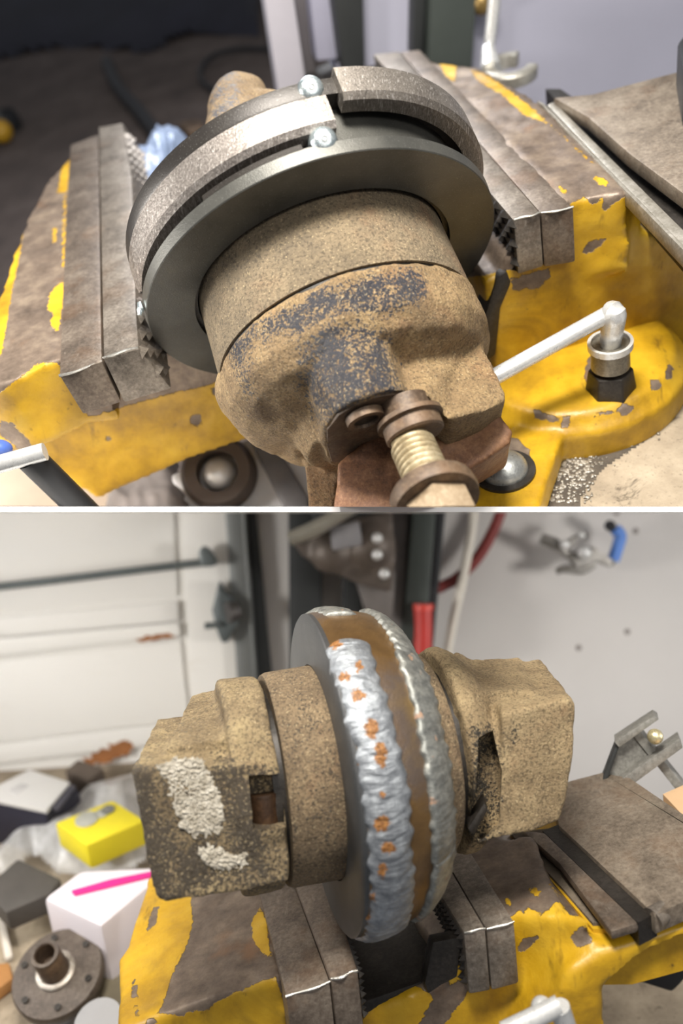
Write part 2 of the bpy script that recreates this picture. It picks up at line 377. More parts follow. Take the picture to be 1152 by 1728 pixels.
# ---- setting
struct(link_obj('floor', prism(q(TF, [(-620, -160), (640, -160), (760, 300), (560, 900), (-620, 900)]), -upT * .05), CONC, smooth=False))
struct(link_obj('wall_back', prism(q(TW, [(572, -80), (1300, -80), (1300, 520), (572, 520)]), d1 * .05), WALL_T, smooth=False))
bt = thing('workbench', 'gritty tan workbench top under the round yellow vise foot', 'workbench', on(TB, 1000, 800))
link_obj('bench_top', prism(q(TB, [(700, 900), (1350, 900), (1350, 420), (760, 420)]), -upT * .04), BENCH, bt, smooth=False)
def bar(name, px, depth, thick, mat, **kw):
    """upright with true thickness: quad on a plane in front of the upper wall, going back along d1"""
    pl = plane(1000, 100, depth, -d1); return link_obj(name, prism(q(pl, px), d1 * thick), mat, bevel=.003, **kw)
tag(bar('steel_post', [(437, -60), (488, -60), (522, 175), (472, 175)], .93, .03, plain('pale_lavender_post', lin(186, 182, 190), .5, .1, .1, 9)), 'broad pale grey post nearest the dark floor', 'post')
tag(bar('steel_post', [(490, -60), (515, -60), (540, 180), (518, 180)], .985, .03, plain('grey_post', lin(104, 99, 100), .5, .1, .15, 9)), 'narrow grey post between the two pale posts', 'post')  # plain grey, darker than the posts beside it
tag(bar('steel_post', [(516, -60), (566, -60), (570, 100), (534, 104)], .96, .03, plain('pale_post_two', lin(178, 177, 196), .5, .1, .1, 9)), 'pale lavender post ending behind the zinc screw', 'post')
tag(bar('steel_post', [(556, -60), (612, -60), (618, 165), (585, 165)], .93, .04, DARKSTEEL), 'dark post behind the top of the loose steel band', 'post')
tag(bar('steel_post', [(700, -60), (724, -60), (714, 95), (696, 95)], .93, .03, DARKSTEEL), 'thin dark post behind the right jaw plates', 'post')
tag(bar('steel_post', [(728, -60), (808, -60), (796, 135), (722, 135)], .92, .04, GREENSTEEL), 'broad dark green post behind the yellow paint patch', 'post')
tag(link_obj('drill_press_pedestal', fuse([prism(q(plane(600, 130, .895, upT), [(470, 150), (560, 96), (700, 92), (720, 175), (600, 215), (500, 210)]), -upT * .03)], .004, 6), BLACKIRON), 'black machine foot at the bottom of the posts', 'pedestal')
tag(link_obj('brass_knob', ball(P(812, 3, .87), .012), plain('brass', lin(140, 116, 70), .4, .6)), 'small brass knob hanging beside the wrench', 'knob')

# ---- dark stuff on the floor, upper left
def heap(pl, poly, h, n=46, seed=1.0, jag=.5):
    """crumpled sheet lying on a plane: grid over a px polygon, heights from noise, closed below"""
    poly = np.array(poly, float); x0, y0 = poly.min(0); x1, y1 = poly.max(0)
    gx, gy = np.meshgrid(np.linspace(x0, x1, n), np.linspace(y0, y1, n)); pts = np.stack([gx.ravel(), gy.ravel()], 1)
    s = sdf(pts, poly); keep = s > -2; sc = max(x1 - x0, y1 - y0); up = pl[1]; idx = {}; v = []; f = []
    for i in np.nonzero(keep)[0]:
        idx[i] = len(v); b = on(pl, *pts[i]); e = min(1, max(s[i], 0) / (sc * .12)) ** .6
        k = mnoise.ridged_multi_fractal(Vector((pts[i][0] / sc * 3, pts[i][1] / sc * 3, seed)), 1, 2, 4, 1, 2) * .35
        v.append(b + up * h * e * (1 - jag + jag * k))
    for r in range(n - 1):
        for c in range(n - 1):
            w = [r * n + c, r * n + c + 1, (r + 1) * n + c + 1, (r + 1) * n + c]
            if all(a in idx for a in w): f.append(tuple(idx[a] for a in w))
    return np.array(v), f
tag(link_obj('navy_tarp', heap(TF, [(-90, -70), (450, -70), (440, 60), (330, 62), (250, 92), (120, 80), (-90, 120)], .10), NAVY), 'crumpled dark navy tarp lying on the dark floor', 'tarp')
tag(link_obj('black_cable', tube([on(shift(TF, .012), *p) for p in [(480, 84), (410, 82), (362, 92), (338, 118), (350, 145), (420, 168)]], .004, 8), BLACKP), 'thin black cable curving over the dark floor', 'cable')
tag(link_obj('black_hose', tube([on(shift(TF, .012), *p) for p in [(180, 104), (198, 145), (235, 188), (265, 228), (285, 265)]], .011, 8), BLACKP), 'black hose crossing the dark floor behind the left jaw', 'hose')
tag(link_obj('rusty_scrap', rough(fuse([prism(q(shift(TF, .02), [(300, 205), (335, 198), (345, 212), (312, 222)]), -upT * .02)], .003), .003, 60), RUST), 'small rusty scrap lying on the dark floor', 'scrap')
kt = thing('grease_can', 'yellow can in a black ring at the left edge', 'can', on(TF, 5, 225))
link_obj('knob_ring', lathe(on(shift(TF, .0), 8, 222), upT, [(0, .02), (.02, .026), (.03, .03), (.02, .034), (0, .034)], 32, close=True, ref=(1, 0, 0)), BLACKP, kt)
link_obj('knob_head', ball(on(shift(TF, .02), 2, 222), .019), plain('yellow_plastic', lin(176, 136, 30), .5), kt)
BAGM = M('clear_plastic_bag', .25); BAGM.b.inputs['Transmission Weight'].default_value = .35; BAGM.col(lin(205, 212, 220)); BAGM = BAGM.m
tag(link_obj('plastic_bag', heap(plane(270, 300, .90, upT), [(240, 300), (264, 262), (300, 244), (335, 262), (330, 330), (262, 400), (244, 370)], .05, 40, 3.0), plain('bluish_film', lin(140, 156, 184), .3, 0, .25, 30)), 'bluish clear plastic bag showing between jaw and disc', 'plastic bag')

# ---- things under the left jaw
WFP = plane(300, 800, .69, unit(upT * .8 - d1 * .6))
mb = thing('grey_casting', 'pale grey metal casting with a round hub under the yellow beam', 'casting', on(WFP, 400, 840))
link_obj('body', prism(q(WFP, [(284, 800), (330, 780), (462, 716), (492, 730), (545, 815), (545, 900), (318, 900)]), -WFP[1] * .04), plain('pale_cast_metal', lin(228, 226, 226), .5, .2, .15, 20), mb, bevel=.006)
hubc = on(WFP, 372, 802)
link_obj('hub', lathe(hubc, WFP[1], [(0, .029), (.010, .029), (.016, .025), (.016, .016), (0, .016)], 40, close=True, ref=(1, 0, 0)), plain('brown_hub', lin(92, 80, 72), .5, .2), mb)
link_obj('hub_cap', ball(hubc + WFP[1] * .003, .0140), plain('bright_hub_cap', lin(214, 212, 210), .35, .4), mb)
link_obj('ridge', prism(q(shift(WFP, .006), [(420, 742), (452, 726), (520, 840), (520, 880), (490, 880)]), -WFP[1] * .012), plain('grey_ridge', lin(120, 116, 116), .5, .2), mb, bevel=.004)
tag(link_obj('chrome_bar', tube(q(plane(40, 770, .50, -d1), [(-60, 800), (76, 762)]), .0052, 14, 2), CHROME), 'chrome bar crossing the lower left corner under the yellow beam', 'bar')
tag(link_obj('black_tube', tube(q(plane(100, 810, .52, -d1), [(50, 772), (165, 885)]), .0085, 14, 2), BLACKP), 'black tube slanting down from the chrome bar end', 'tube')
tag(link_obj('blue_cap', ball(P(-2, 757, .53), .008, sq=.7), plain('blue_cap', lin(80, 110, 190), .4)), 'blue cap peeking out beside the chrome bar', 'cap')
tag(link_obj('cardboard_sheet', prism(q(shift(TF, .03), [(-80, 770), (90, 780), (250, 800), (330, 900), (-80, 900)]), -upT * .02), plain('tan_cardboard', lin(176, 158, 140), .8, 0, .15, 10), bevel=.002), 'tan cardboard sheet on the floor in the lower left corner', 'cardboard')
tag(link_obj('dark_cloth', heap(shift(TF, .034), [(190, 800), (300, 780), (330, 900), (170, 900)], .015, 30, 5.), plain('grey_cloth', lin(120, 112, 108), .9)), 'grey cloth lying between the black tube and the casting', 'cloth')

# ---- the vise of the upper bay
vt = thing('bench_vise', 'worn yellow bench vise gripping the dark disc, on a round yellow foot', 'vise', on(TB, 980, 640))
def paint_attr(ins, holes=()): return {'paint': lambda pp, v: patches(pp, ins, holes)}
FL = (on(T, 96, 606), -d1)                                            # front plane of the left jaw
left_top = [(119, 260), (80, 305), (45, 368), (18, 440), (-8, 520), (-60, 660), (0, 650), (97, 606), (150, 600), (165, 240)]
body_l = fuse([prism(q(shift(T, -.002), left_top), -upT * .050),
               prism(q((FL[0] + d1 * .034, FL[1]), [(-70, 668), (0, 650), (96, 606), (262, 590), (330, 596), (400, 618), (470, 724), (330, 772), (165, 842), (85, 795), (0, 742), (-70, 735)]), d1 * .055)], .0028, 5)
body_l = rough(body_l, .0012, 40)
yl = [[(-90, 672), (0, 664), (30, 640), (66, 612), (96, 612), (150, 704), (272, 668), (560, 600), (560, 800), (165, 900), (-90, 800)],
      [(20, 402), (40, 392), (30, 450), (22, 482), (12, 545), (2, 600), (-40, 620), (-40, 480)], [(104, 282), (119, 266), (114, 325), (96, 327)],
      [(84, 494), (106, 470), (108, 500), (98, 565), (84, 545), (90, 530), (80, 522)], [(88, 385), (97, 383), (95, 415), (88, 411)], [(107, 330), (112, 330), (110, 450), (104, 450)]]
hl = [[(0, 712), (18, 712), (48, 742), (64, 772), (48, 772), (20, 748), (0, 735)], [(322, 700), (338, 700), (342, 714), (330, 721), (320, 714)], [(178, 736), (188, 736), (188, 743), (178, 743)],
      [(262, 560), (420, 560), (410, 655), (360, 646), (320, 650), (276, 662)], [(355, 655), (385, 648), (388, 662), (360, 668)], [(60, 790), (84, 792), (150, 846), (165, 862), (90, 830)]]
link_obj('movable_jaw', body_l, YEL, vt, attrs=paint_attr(yl, hl))
b1 = link_obj('jaw_block', loft(q(T, [(118, 244), (166, 226), (170, 520), (172, 610), (99, 634), (108, 420)]), [p - upT * .030 for p in q(T, [(118, 244), (166, 226), (170, 520), (172, 610), (104, 632), (112, 420)])]), PLATE_D, vt, bevel=.0022)
pl_pts = [(166, 214), (206, 207), (222, 300), (226, 400), (229, 520), (234, 588), (174, 606), (170, 400)]
plt = q(shift(T, .0015), pl_pts); b2 = link_obj('jaw_plate', loft(plt, [p - upT * .032 + (d2 * .0085 if 1 <= i <= 5 else 0) for i, p in enumerate(plt)]), PLATE, vt, bevel=.0018)
def teeth(p0, p1, out, down, rows, n, size):
    ms = []; e = (p1 - p0) / n
    for r in range(rows):
        for i in range(n):
            b = p0 + e * (i + .5 * (r % 2)) + down * (r + .35) * size * 1.5
            a, d = e * .5, down * size * .75
            v = [b - d, b + a, b + d, b - a, b + out * size * .9]
            ms.append((np.array(v), [(0, 1, 4), (1, 2, 4), (2, 3, 4), (3, 0, 4), (3, 2, 1, 0)]))
    return join(*ms)
link_obj('serration', teeth(on(T, 234, 586), on(T, 210, 214), d2, unit(-upT + d2 * .27), 4, 20, .0050), PLATE, b2, stuff=True, smooth=False)
link_obj('worn_edge', tube(q(shift(T, .0012), [(173, 604), (190, 600), (212, 592), (233, 587)]), [0.00066, 0.00110, 0.00121, 0.00088], 8, 16), BRIGHT, b2)
link_obj('worn_edge', tube(q(shift(T, -.0008), [(100, 634), (125, 628), (150, 618), (172, 609)]), [0.00099, 0.00077, 0.00066, 0.00055], 8, 16), BRIGHT, b1)
# right jaw
FR = (on(T, 971, 334), -d1)
body_r = fuse([prism(q(shift(T, -.001), [(700, 98), (736, 104), (806, 112), (901, 165), (985, 245), (1062, 322), (971, 334), (935, 346), (845, 262)]), -upT * .055),
               prism(q(FR, [(960, 336), (1062, 323), (1084, 350), (1082, 402), (1010, 470), (850, 500), (850, 440)]), d1 * .12),
               prism(q(FR, [(815, 470), (930, 450), (1010, 380), (1078, 392), (1152, 405), (1260, 420), (1260, 690), (1000, 690), (840, 650)]), d1 * .14)], .0028, 10)
body_r = rough(body_r, .0015, 32, 3)
yr = [[(960, 345), (985, 332), (1000, 345), (1018, 333), (1014, 360), (1066, 322), (1100, 340), (1400, 400), (1400, 900), (780, 900), (780, 470), (945, 440)],
      [(794, 118), (812, 122), (842, 140), (880, 168), (912, 196), (925, 209), (885, 195), (846, 160), (805, 136)], [(738, 104), (770, 109), (768, 140), (752, 128)], [(998, 296), (1022, 300), (1027, 316), (1010, 312)], [(942, 312), (957, 320), (956, 330), (946, 325)],
      [(890, 175), (896, 180), (1002, 276), (996, 276)]]
hr = [[(982, 425), (996, 405), (1024, 402), (1008, 418), (990, 430)], [(880, 465), (925, 452), (930, 466), (905, 488), (880, 486), (884, 474)], [(860, 470), (884, 470), (880, 488), (866, 492)]]
link_obj('fixed_jaw', body_r, YEL, vt, attrs=paint_attr(yr, hr), clip=shift(TB, .001))
b3 = link_obj('jaw_block', prism(q(T, [(674, 87), (708, 83), (968, 350), (912, 360)]), -upT * .036), PLATE_D, vt, bevel=.002)
b4 = link_obj('jaw_plate', prism(q(shift(T, .001), [(629, 91), (673, 86), (911, 358), (866, 372)]), -upT * .036), PLATE, vt, bevel=.0016)
link_obj('worn_edge', tube(q(shift(T, .0008), [(867, 371), (884, 366), (898, 364), (911, 358)]), [0.00066, 0.00099, 0.00055, 0.00066], 8, 16), BRIGHT, b4)
link_obj('worn_edge', tube(q(shift(T, -.0002), [(913, 359), (935, 357), (950, 354), (967, 349)]), [0.00055, 0.00088, 0.00055, 0.00077], 8, 16), BRIGHT, b3)
link_obj('serration', teeth(on(T, 864, 372), on(T, 634, 95), -d2, -upT, 6, 26, .0042), BLACKIRON, b4, stuff=True, smooth=False)
link_obj('slide_channel', prism(q(shift(T, -.075), [(300, 560), (860, 400), (800, 250), (300, 330)]), -upT * .03), BLACKIRON, vt, smooth=False)
link_obj('shade_block', prism(q((FR[0] - d1 * .002, FR[1]), [(838, 470), (856, 456), (864, 478), (846, 520), (838, 600), (806, 620), (816, 540)]), d1 * .02), BLACKIRON, vt, bevel=.003)  # black plate put in for the deep shadow under the right jaw
# anvil side
link_obj('slide_strip', prism(q(shift(T, -.004), [(922, 176), (934, 170), (1240, 472), (1240, 512)]), -upT * .012), STRIP, vt, bevel=.002)
link_obj('strip_lip', prism(q(shift(T, -.001), [(905, 168), (918, 174), (1240, 500), (1240, 512)]), -upT * .010), STRIP, vt, bevel=.002)
link_obj('groove', prism(q(shift(T, -.016), [(920, 150), (945, 150), (1260, 360), (1260, 520)]), -upT * .02), BLACKIRON, vt, smooth=False)
link_obj('anvil_plate', prism(q(shift(T, .001), [(933, 164), (1000, 158), (1060, 142), (1152, 118), (1280, 90), (1280, 425), (1152, 326), (1060, 258), (992, 197)]), -upT * .010), ANVIL, vt, bevel=.002)
tag(link_obj('black_block', prism(q(shift(T, .001), [(1140, 150), (1156, 128), (1230, 112), (1230, 240), (1150, 214)]), upT * .03), BLACKP, bevel=.003), 'black block standing on the anvil at the right edge', 'block')
# round foot
def circ3(pl, pts):
    a, b, c = [on(pl, *p) for p in pts]; n = pl[1]; ab, ac = b - a, c - a; cr = np.cross(ab, ac)
    ctr = a + (np.cross(cr, ab) * (ac @ ac) + np.cross(ac, cr) * (ab @ ab)) / (2 * cr @ cr); return ctr, np.linalg.norm(ctr - a)
ft, fr = circ3(shift(TB, .028), [(854, 692), (1054, 689), (1146, 602)])
foot = lathe(ft, upT, [(-.032, fr + .006), (-.008, fr + .006), (-.005, fr + .001), (-.003, fr), (.002, fr - .003), (.003, fr - .014), (.003, .01)], 120, ref=(1, 0, 0))
foot = fuse([foot, prism(q(shift(TB, .022), [(835, 738), (862, 722), (905, 735), (948, 728), (945, 745), (926, 800), (905, 870), (780, 870), (788, 815)]), -upT * .022)], .0025, 6)
hf = [[(985, 640), (990, 610), (1010, 580), (1040, 575), (1042, 640), (1050, 662), (1010, 665)], [(1040, 690), (1052, 680), (1070, 686), (1062, 698), (1046, 702)], [(900, 690), (935, 702), (940, 712), (900, 706)], [(1096, 640), (1112, 640), (1116, 655), (1100, 660)], [(1125, 615), (1136, 618), (1132, 640), (1122, 640)],
      [(812, 770), (830, 745), (872, 738), (893, 760), (896, 800), (880, 824), (840, 828), (812, 805)], [(945, 705), (962, 702), (960, 722), (948, 722)], [(1000, 698), (1040, 692), (1038, 697), (1002, 704)]]
link_obj('round_foot', foot, YEL, vt, clip=shift(TB, .0005), attrs=paint_attr([[(700, 500), (1400, 500), (1400, 900), (700, 900)]], hf))
bc = on(shift(TB, .024), 851, 793)
bh = link_obj('mounting_bolt', ball(bc, .0142, 32, .75, upT), worn_steel('domed_bolt', lin(120, 122, 120), lin(150, 152, 150), lin(176, 178, 176), .6, .3), vt)
link_obj('washer', lathe(bc - upT * .001, upT, [(-.004, .012), (-.004, .0185), (.001, .0185), (.001, .012)], 40, close=True, ref=(1, 0, 0)), BLACKIRON, bh)
hp = shift(TB, .032); s0 = on(hp, 1030, 652)
def up_to(px, py, base):                                   # point above base along upT nearest the pixel's row
    best = min((abs(proj([base + upT * t])[0][1] - py), t) for t in np.linspace(0, .12, 400)); return base + upT * best[1]
top = up_to(1072, 528, s0); col0 = up_to(1040, 640, s0); col1 = up_to(1040, 585, s0)
hd = link_obj('lock_handle', tube([P(825, 641, top[1] + .004), top + V(0, 0, .000)], .0050, 16, 2), CHROME, vt)
link_obj('handle_bend', tube([top, top + V(.0018, -.001, -.002), top - upT * .022], [.0068, .0075, .0062], 16, 14), CHROME, hd)
link_obj('sleeve', cyl(top - upT * .022, s0 + upT * .016, .0112, .0118, 28), worn_steel('worn_sleeve', lin(88, 84, 78), lin(124, 118, 106), lin(160, 154, 140), .5, .4), hd)
link_obj('collar_ring', lathe(top - upT * .022, upT, [(-.002, .0115), (-.002, .0135), (.002, .0135), (.002, .0115)], 30, close=True, ref=(1, 0, 0)), CHROME, hd)
link_obj('base_nut', cyl(s0 + upT * .013, s0 - upT * .004, .0135, .016, 6), BLACKIRON, hd, bevel=.001)
# oily grit and shavings by the foot: uncountable
tag(link_obj('oily_grit', heap(shift(TB, .0002), [(880, 900), (915, 800), (960, 772), (1020, 762), (1082, 716), (1128, 650), (1152, 600), (1190, 590), (1150, 680), (1096, 740), (1020, 790), (980, 840), (975, 900)], .0016, 70, 4.0, .7), gritty('oily_black_grit', (58, 52, 46), (84, 76, 66), (120, 108, 94), (36, 33, 30)), None, stuff=True), 'dark oily grit on the bench along the yellow foot', 'dirt')
sh = []
for i in range(1500):
    t = rng.uniform(0, 1); px = 880 + 260 * t + rng.normal(0, 16); py = 790 - 190 * t ** 1.6 + rng.normal(14, 22)
    if rng.random() < .35: px, py = rng.uniform(850, 1000), rng.uniform(770, 850)
    c = on(TB, px, py) + upT * .001; r = rng.uniform(.0004, .0016); sh.append(ball(c, r, 6, .5, upT))
so = link_obj('metal_shaving', join(*sh), BRIGHT, None, stuff=True); tag(so, 'bright metal shavings scattered round the yellow foot on the bench', 'shavings')

# ---- open ended wrench behind the right jaw
wr = thing('wrench', 'silver wrench standing behind the right vise jaw', 'wrench', on(T, 860, 135))
link_obj('shank', tube(q(plane(820, 60, .80, -d1), [(838, -40), (832, 20), (824, 88)]), [.0058, .0056, .0050], 14, 12), CHROME, wr)
rc = P(862, 118, .79)
link_obj('open_head', lathe(rc, unit(upT + V(0, -.2, 0)), [(-.006, .015), (-.006, .0235), (.004, .0245), (.006, .0225), (.006, .015)], 40, math.radians(-205), math.radians(70), ref=(1, 0, 0), close=True), worn_steel('wrench_head', lin(150, 144, 132), lin(186, 182, 172), lin(216, 213, 206), .6, .35), wr, bevel=.001)
link_obj('neck', cyl(P(824, 84, .80), P(828, 118, .79), .0065, .0095), CHROME, wr)

# ---- the disc joint
N = unit(V(.312, -.291, -.904)); CT = P(547.6, 475.1, .6 * KT); kS = KT
ew = unit(V(0, -1, 0) - N * np.dot(V(0, -1, 0), N)); ev = np.cross(N, ew); ev = ev if ev[0] > 0 else -ev
def tl(s, v=0, w=0): return CT + N * s * kS + ev * v * kS + ew * w * kS
def L(prof): return [(s * kS, r * kS) for s, r in prof]
dj = thing('disc_joint', 'rusty cast yoke with a dark steel disc held upright in the vise jaws', 'machine part', tl(.17))
R = .1213
link_obj('front_disc', lathe(CT, N, L([(0, .0895), (0, R - .0008), (-.0006, R - .0002), (-.0085, R + .0004), (-.0100, R - .002), (-.0100, .0895)]), 220, close=True), DISC, dj)
link_obj('disc_lip', lathe(CT, N, L([(-.0095, .09), (-.0095, R - .004), (-.0125, R - .004), (-.0135, R - .010), (-.0185, R - .011), (-.0185, .09)]), 180, close=True), DARKRIM, dj)
link_obj('inner_drum', lathe(CT, N, L([(-.0185, .09), (-.0185, R - .012), (-.041, R - .012), (-.041, .09)]), 120, close=True), DISC, dj)
link_obj('rear_disc', lathe(CT, N, L([(-.041, .07), (-.041, R), (-.0425, R + .0006), (-.052, R + .0004), (-.054, R - .002), (-.054, .07)]), 220, close=True), DARKRIM, dj)
link_obj('hub_bore', lathe(CT, N, L([(-.004, .0865), (-.004, .0905), (-.02, .0905), (-.02, .0865)]), 120, close=True), BLACKIRON, dj)
link_obj('collar', lathe(CT, N, L([(-.03, .07), (-.006, .0855), (.02, .0862), (.046, .0872), (.0495, .0866), (.0495, .07)]), 180, close=True), COLLAR, dj, attrs={'paint': lambda pp, v: np.full(len(pp), -60.)})
link_obj('collar_gap', lathe(CT, N, L([(.047, .06), (.047, .0848), (.056, .0848), (.056, .06)]), 120, close=True), BLACKIRON, dj)
def ang(px, py, s, r, o=CT, n=N, sc=kS, ref=(0, 0, 1)):
    a, b, _ = frame(n, ref); ts = np.linspace(-math.pi, math.pi, 1441)
    Q = o + n * s * sc + r * sc * (np.cos(ts)[:, None] * a + np.sin(ts)[:, None] * b); pp = proj(Q)
    return ts[np.hypot(pp[:, 0] - px, pp[:, 1] - py).argmin()]
def arc_between(a0, a1, via):
    """ordered angles so that the arc from a0 to a1 passes via"""
    f = lambda x: (x - a0) % (2 * math.pi)
    return (a0, a0 + f(a1)) if f(via) < f(a1) else (a1, a1 + (2 * math.pi - f(a1)))
BR = R + .0012
t0, t1 = arc_between(ang(562, 205, -.03, BR), ang(226, 470, -.03, BR), ang(330, 300, -.03, BR))
def band(o, t0, t1, bump=0):
    return lathe(o, N, L([(-.0405, BR - .012), (-.0405, BR - .0006), (-.0398, BR), (-.0222, BR), (-.0188, BR - .003), (-.0188, BR - .012)]), 90, t0, t1, close=True)
link_obj('steel_band', band(CT, t0, t1), SAW, dj, angle=30)
o2 = CT + upT * .006 + V(.0005, .004, .0085)
t0, t1 = arc_between(ang(576, 172, -.03, BR, o2), ang(822, 330, -.03, BR, o2), ang(740, 215, -.03, BR, o2))
link_obj('steel_band', band(o2, t0, t1), SAW2, dj, angle=30)['label'] = 'loose steel band lifted off the disc rim'
def screw(px, py, s, r, rad):
    a, b, _ = frame(N); t = ang(px, py, s, r); e = math.cos(t) * a + math.sin(t) * b; c = CT + N * s * kS + e * r * kS
    ax = unit(e * .75 + N * .45 + V(0, -.5, 0)); c = c - ax * .004
    o = link_obj('screw', lathe(c, ax, [(-.006, rad * .98), (.003, rad), (.006, rad * .9), (.0078, rad * .7), (.0086, rad * .4), (.0086, .0001)], 36), ZINC, dj)
    link_obj('screw_recess', lathe(c + ax * .0082, ax, [(0, .0016), (.0008, .0016), (.0008, .0009), (0, .0009)], 20, close=True), GREYSTEEL, o)
screw(546, 238, -.012, R - .002, .0072); screw(528, 170, -.047, R - .001, .0070)
tk = link_obj('weld_tack', fuse([ball(P(500, 268, CT[1] - .02), .0022), ball(P(494, 286, CT[1] - .02), .0028), ball(P(502, 283, CT[1] - .02), .002)], .0006, 3), ZINC, dj)
link_obj('weld_tack', fuse([ball(P(576, 258, CT[1] - .022), .0016), ball(P(584, 262, CT[1] - .022), .0018), ball(P(602, 258, CT[1] - .022), .0022), ball(P(590, 264, CT[1] - .022), .0016)], .0006, 2), ZINC, dj)
a_, b_, _ = frame(N); tt = ang(352, 352, -.0095, R - .003)
link_obj('rim_flat', lathe(CT, N, L([(-.0095, R - .009), (-.0095, R - .0006), (-.0135, R - .0012), (-.0135, R - .009)]), 40, *arc_between(ang(515, 265, -.012, R), ang(350, 345, -.012, R), ang(430, 300, -.012, R)), close=True), DARKRIM, dj)
link_obj('weld_tack', tube([P(235, 510, .50), P(237, 522, .50), P(236, 532, .50)], [.0012, .0022, .0014], 8, 10), ZINC, dj)
# cast yoke below the collar
def tpx(px, py, w): return on((tl(0, 0, w), ew), px, py)
def blk(px, w0, w1): return prism([tpx(x, y, w0) for x, y in px], -ew * (w0 - w1) * kS)
def blk2(p3, depth): return prism([tpx(x, y, w) for x, y, w in p3], -ew * depth * kS)
def lobe(px, py, w, r, sq=1): return ball(tpx(px, py, w), r * kS, 24, sq)
SE = .125; boss1 = tl(SE, -.008, .042)
def ring_px(pts, s0, s1):
    """outline drawn on the end plane at s1, swept up the axis to s0"""
    return prism([on((tl(s1), N), x, y) for x, y in pts], -N * (s1 - s0) * kS)
yoke = [lathe(CT, N, L([(.0515, .02), (.0515, .0868), (.054, .0885), (.078, .0885), (.090, .081), (.097, .066), (.104, .054), (.119, .050), (.119, .02)]), 96, close=True),
        ring_px([(546, 724), (566, 697), (595, 677), (630, 664), (660, 658), (683, 660), (700, 676), (726, 684), (752, 684), (764, 700), (700, 790), (632, 788), (612, 796), (575, 790), (556, 788), (546, 752)], .060, SE),
        blk2([(640, 560, .050), (700, 552, .034), (752, 575, .030), (768, 600, .036), (754, 706, .058), (722, 668, .066), (690, 664, .068), (640, 660, .066)], .07),
        blk2([(750, 592, .034), (780, 578, .030), (806, 566, .020), (824, 612, .024), (853, 662, .038), (853, 677, .040), (822, 693, .050), (754, 707, .060), (746, 650, .046)], .07),
        blk([(394, 590), (420, 560), (520, 560), (540, 640), (505, 690), (510, 740), (490, 748), (440, 722), (410, 690), (398, 640)], .002, -.05),
        blk([(500, 700), (560, 690), (575, 790), (560, 880), (520, 880), (515, 800)], -.03, -.06),
        lobe(440, 655, .0, .030)]
yoke = rough(fuse(yoke, .0016, 7), .0012, 55)
black = [[(540, 490), (620, 470), (700, 455), (722, 475), (705, 515), (640, 530), (560, 545), (520, 560), (430, 575), (400, 610), (392, 575)], [(540, 545), (600, 535), (655, 570), (668, 640), (686, 668), (640, 672), (590, 690), (546, 722), (512, 650), (508, 600)], [(388, 585), (415, 575), (425, 660), (410, 665)]]
link_obj('cast_yoke', yoke, CAST, dj, attrs={'paint': lambda pp, v: np.clip(patches(pp, black), -26, 14)})
rb = rough(fuse([blk([(640, 720), (700, 730), (760, 704), (838, 690), (866, 726), (862, 748), (776, 802), (700, 850), (640, 880), (560, 880), (570, 780)], .018, -.03)], .0016, 6), .0008, 60)
link_obj('lower_flange', rb, RUSTRED, dj)
link_obj('end_face', prism([on((tl(SE + .0008), N), x, y) for x, y in [(552, 726), (572, 701), (600, 683), (632, 671), (662, 666), (684, 669), (702, 684), (726, 691), (748, 690), (752, 704), (700, 782), (634, 780), (610, 788), (578, 782), (560, 780), (552, 754)]], -N * .003), RUST, dj, bevel=.0006)
pc = on((tl(SE + .002), N), 614, 700)
pg = link_obj('plug_ring', lathe(pc, N, [(0, .0065), (.004, .0068), (.004, .0098), (0, .010)], 30, close=True), RUST, dj)
link_obj('plug_hole', lathe(pc + N * .001, N, [(0, .0066), (.0012, .0066)], 24), BLACKIRON, pg)
sc0 = tpx(698, 726, .060)
link_obj('stud_collar', lathe(sc0, N, [(-.016, .0125), (-.0075, .0125), (-.0072, .0168), (-.0046, .0172), (-.004, .0148), (.0025, .0150), (.0035, .0140), (.0035, .006)], 48), RUST, dj)
th = [(-.012, .0096)]
for i in range(13): th += [(.002 + i * .0036, .0096), (.0032 + i * .0036, .0114), (.0044 + i * .0036, .0114)]
th += [(.05, .0096)]
SA = unit(tpx(736, 850, .080) - tpx(692, 752, .062))
link_obj('threaded_stud', lathe(tpx(694, 748, .062), SA, th, 40), THREAD, dj, angle=60)
nc = tpx(732, 838, .080)
link_obj('stud_nut', lathe(nc, SA, [(-.003, .010), (-.003, .0205), (.002, .0212), (.005, .0204), (.005, .010)], 48, close=True), RUST, dj)
link_obj('stud_nut', cyl(nc + SA * .005, nc + SA * .02, .0165, .0165, 6), worn_steel('pale_nut', lin(128, 110, 88), lin(160, 140, 114), lin(190, 172, 146), .3), dj, bevel=.0012)['label'] = 'hexagon nut at the end of the threaded stud'
# casting behind the disc
kb = P(404, 190, .60)
back = rough(fuse([lathe(CT, N, L([(-.054, .02), (-.054, .092), (-.064, .088), (-.078, .06), (-.085, .03), (-.085, .02)]), 96, close=True),
     cyl(P(408, 262, .58), P(404, 172, .615), .026, .0205, 40), ball(P(404, 172, .615), .0205, 30, .9, -N), ball(P(452, 205, .60), .020), ball(P(500, 190, .61), .014), ball(P(535, 178, .61), .010)], .0018, 9), .001, 55)
link_obj('rear_casting', back, CAST, dj, attrs={'paint': lambda pp, v: np.clip(patches(pp, [[(352, 120), (390, 120), (400, 160), (372, 205), (352, 200)], [(350, 210), (470, 190), (440, 240), (300, 300)]]), -26, 6)})

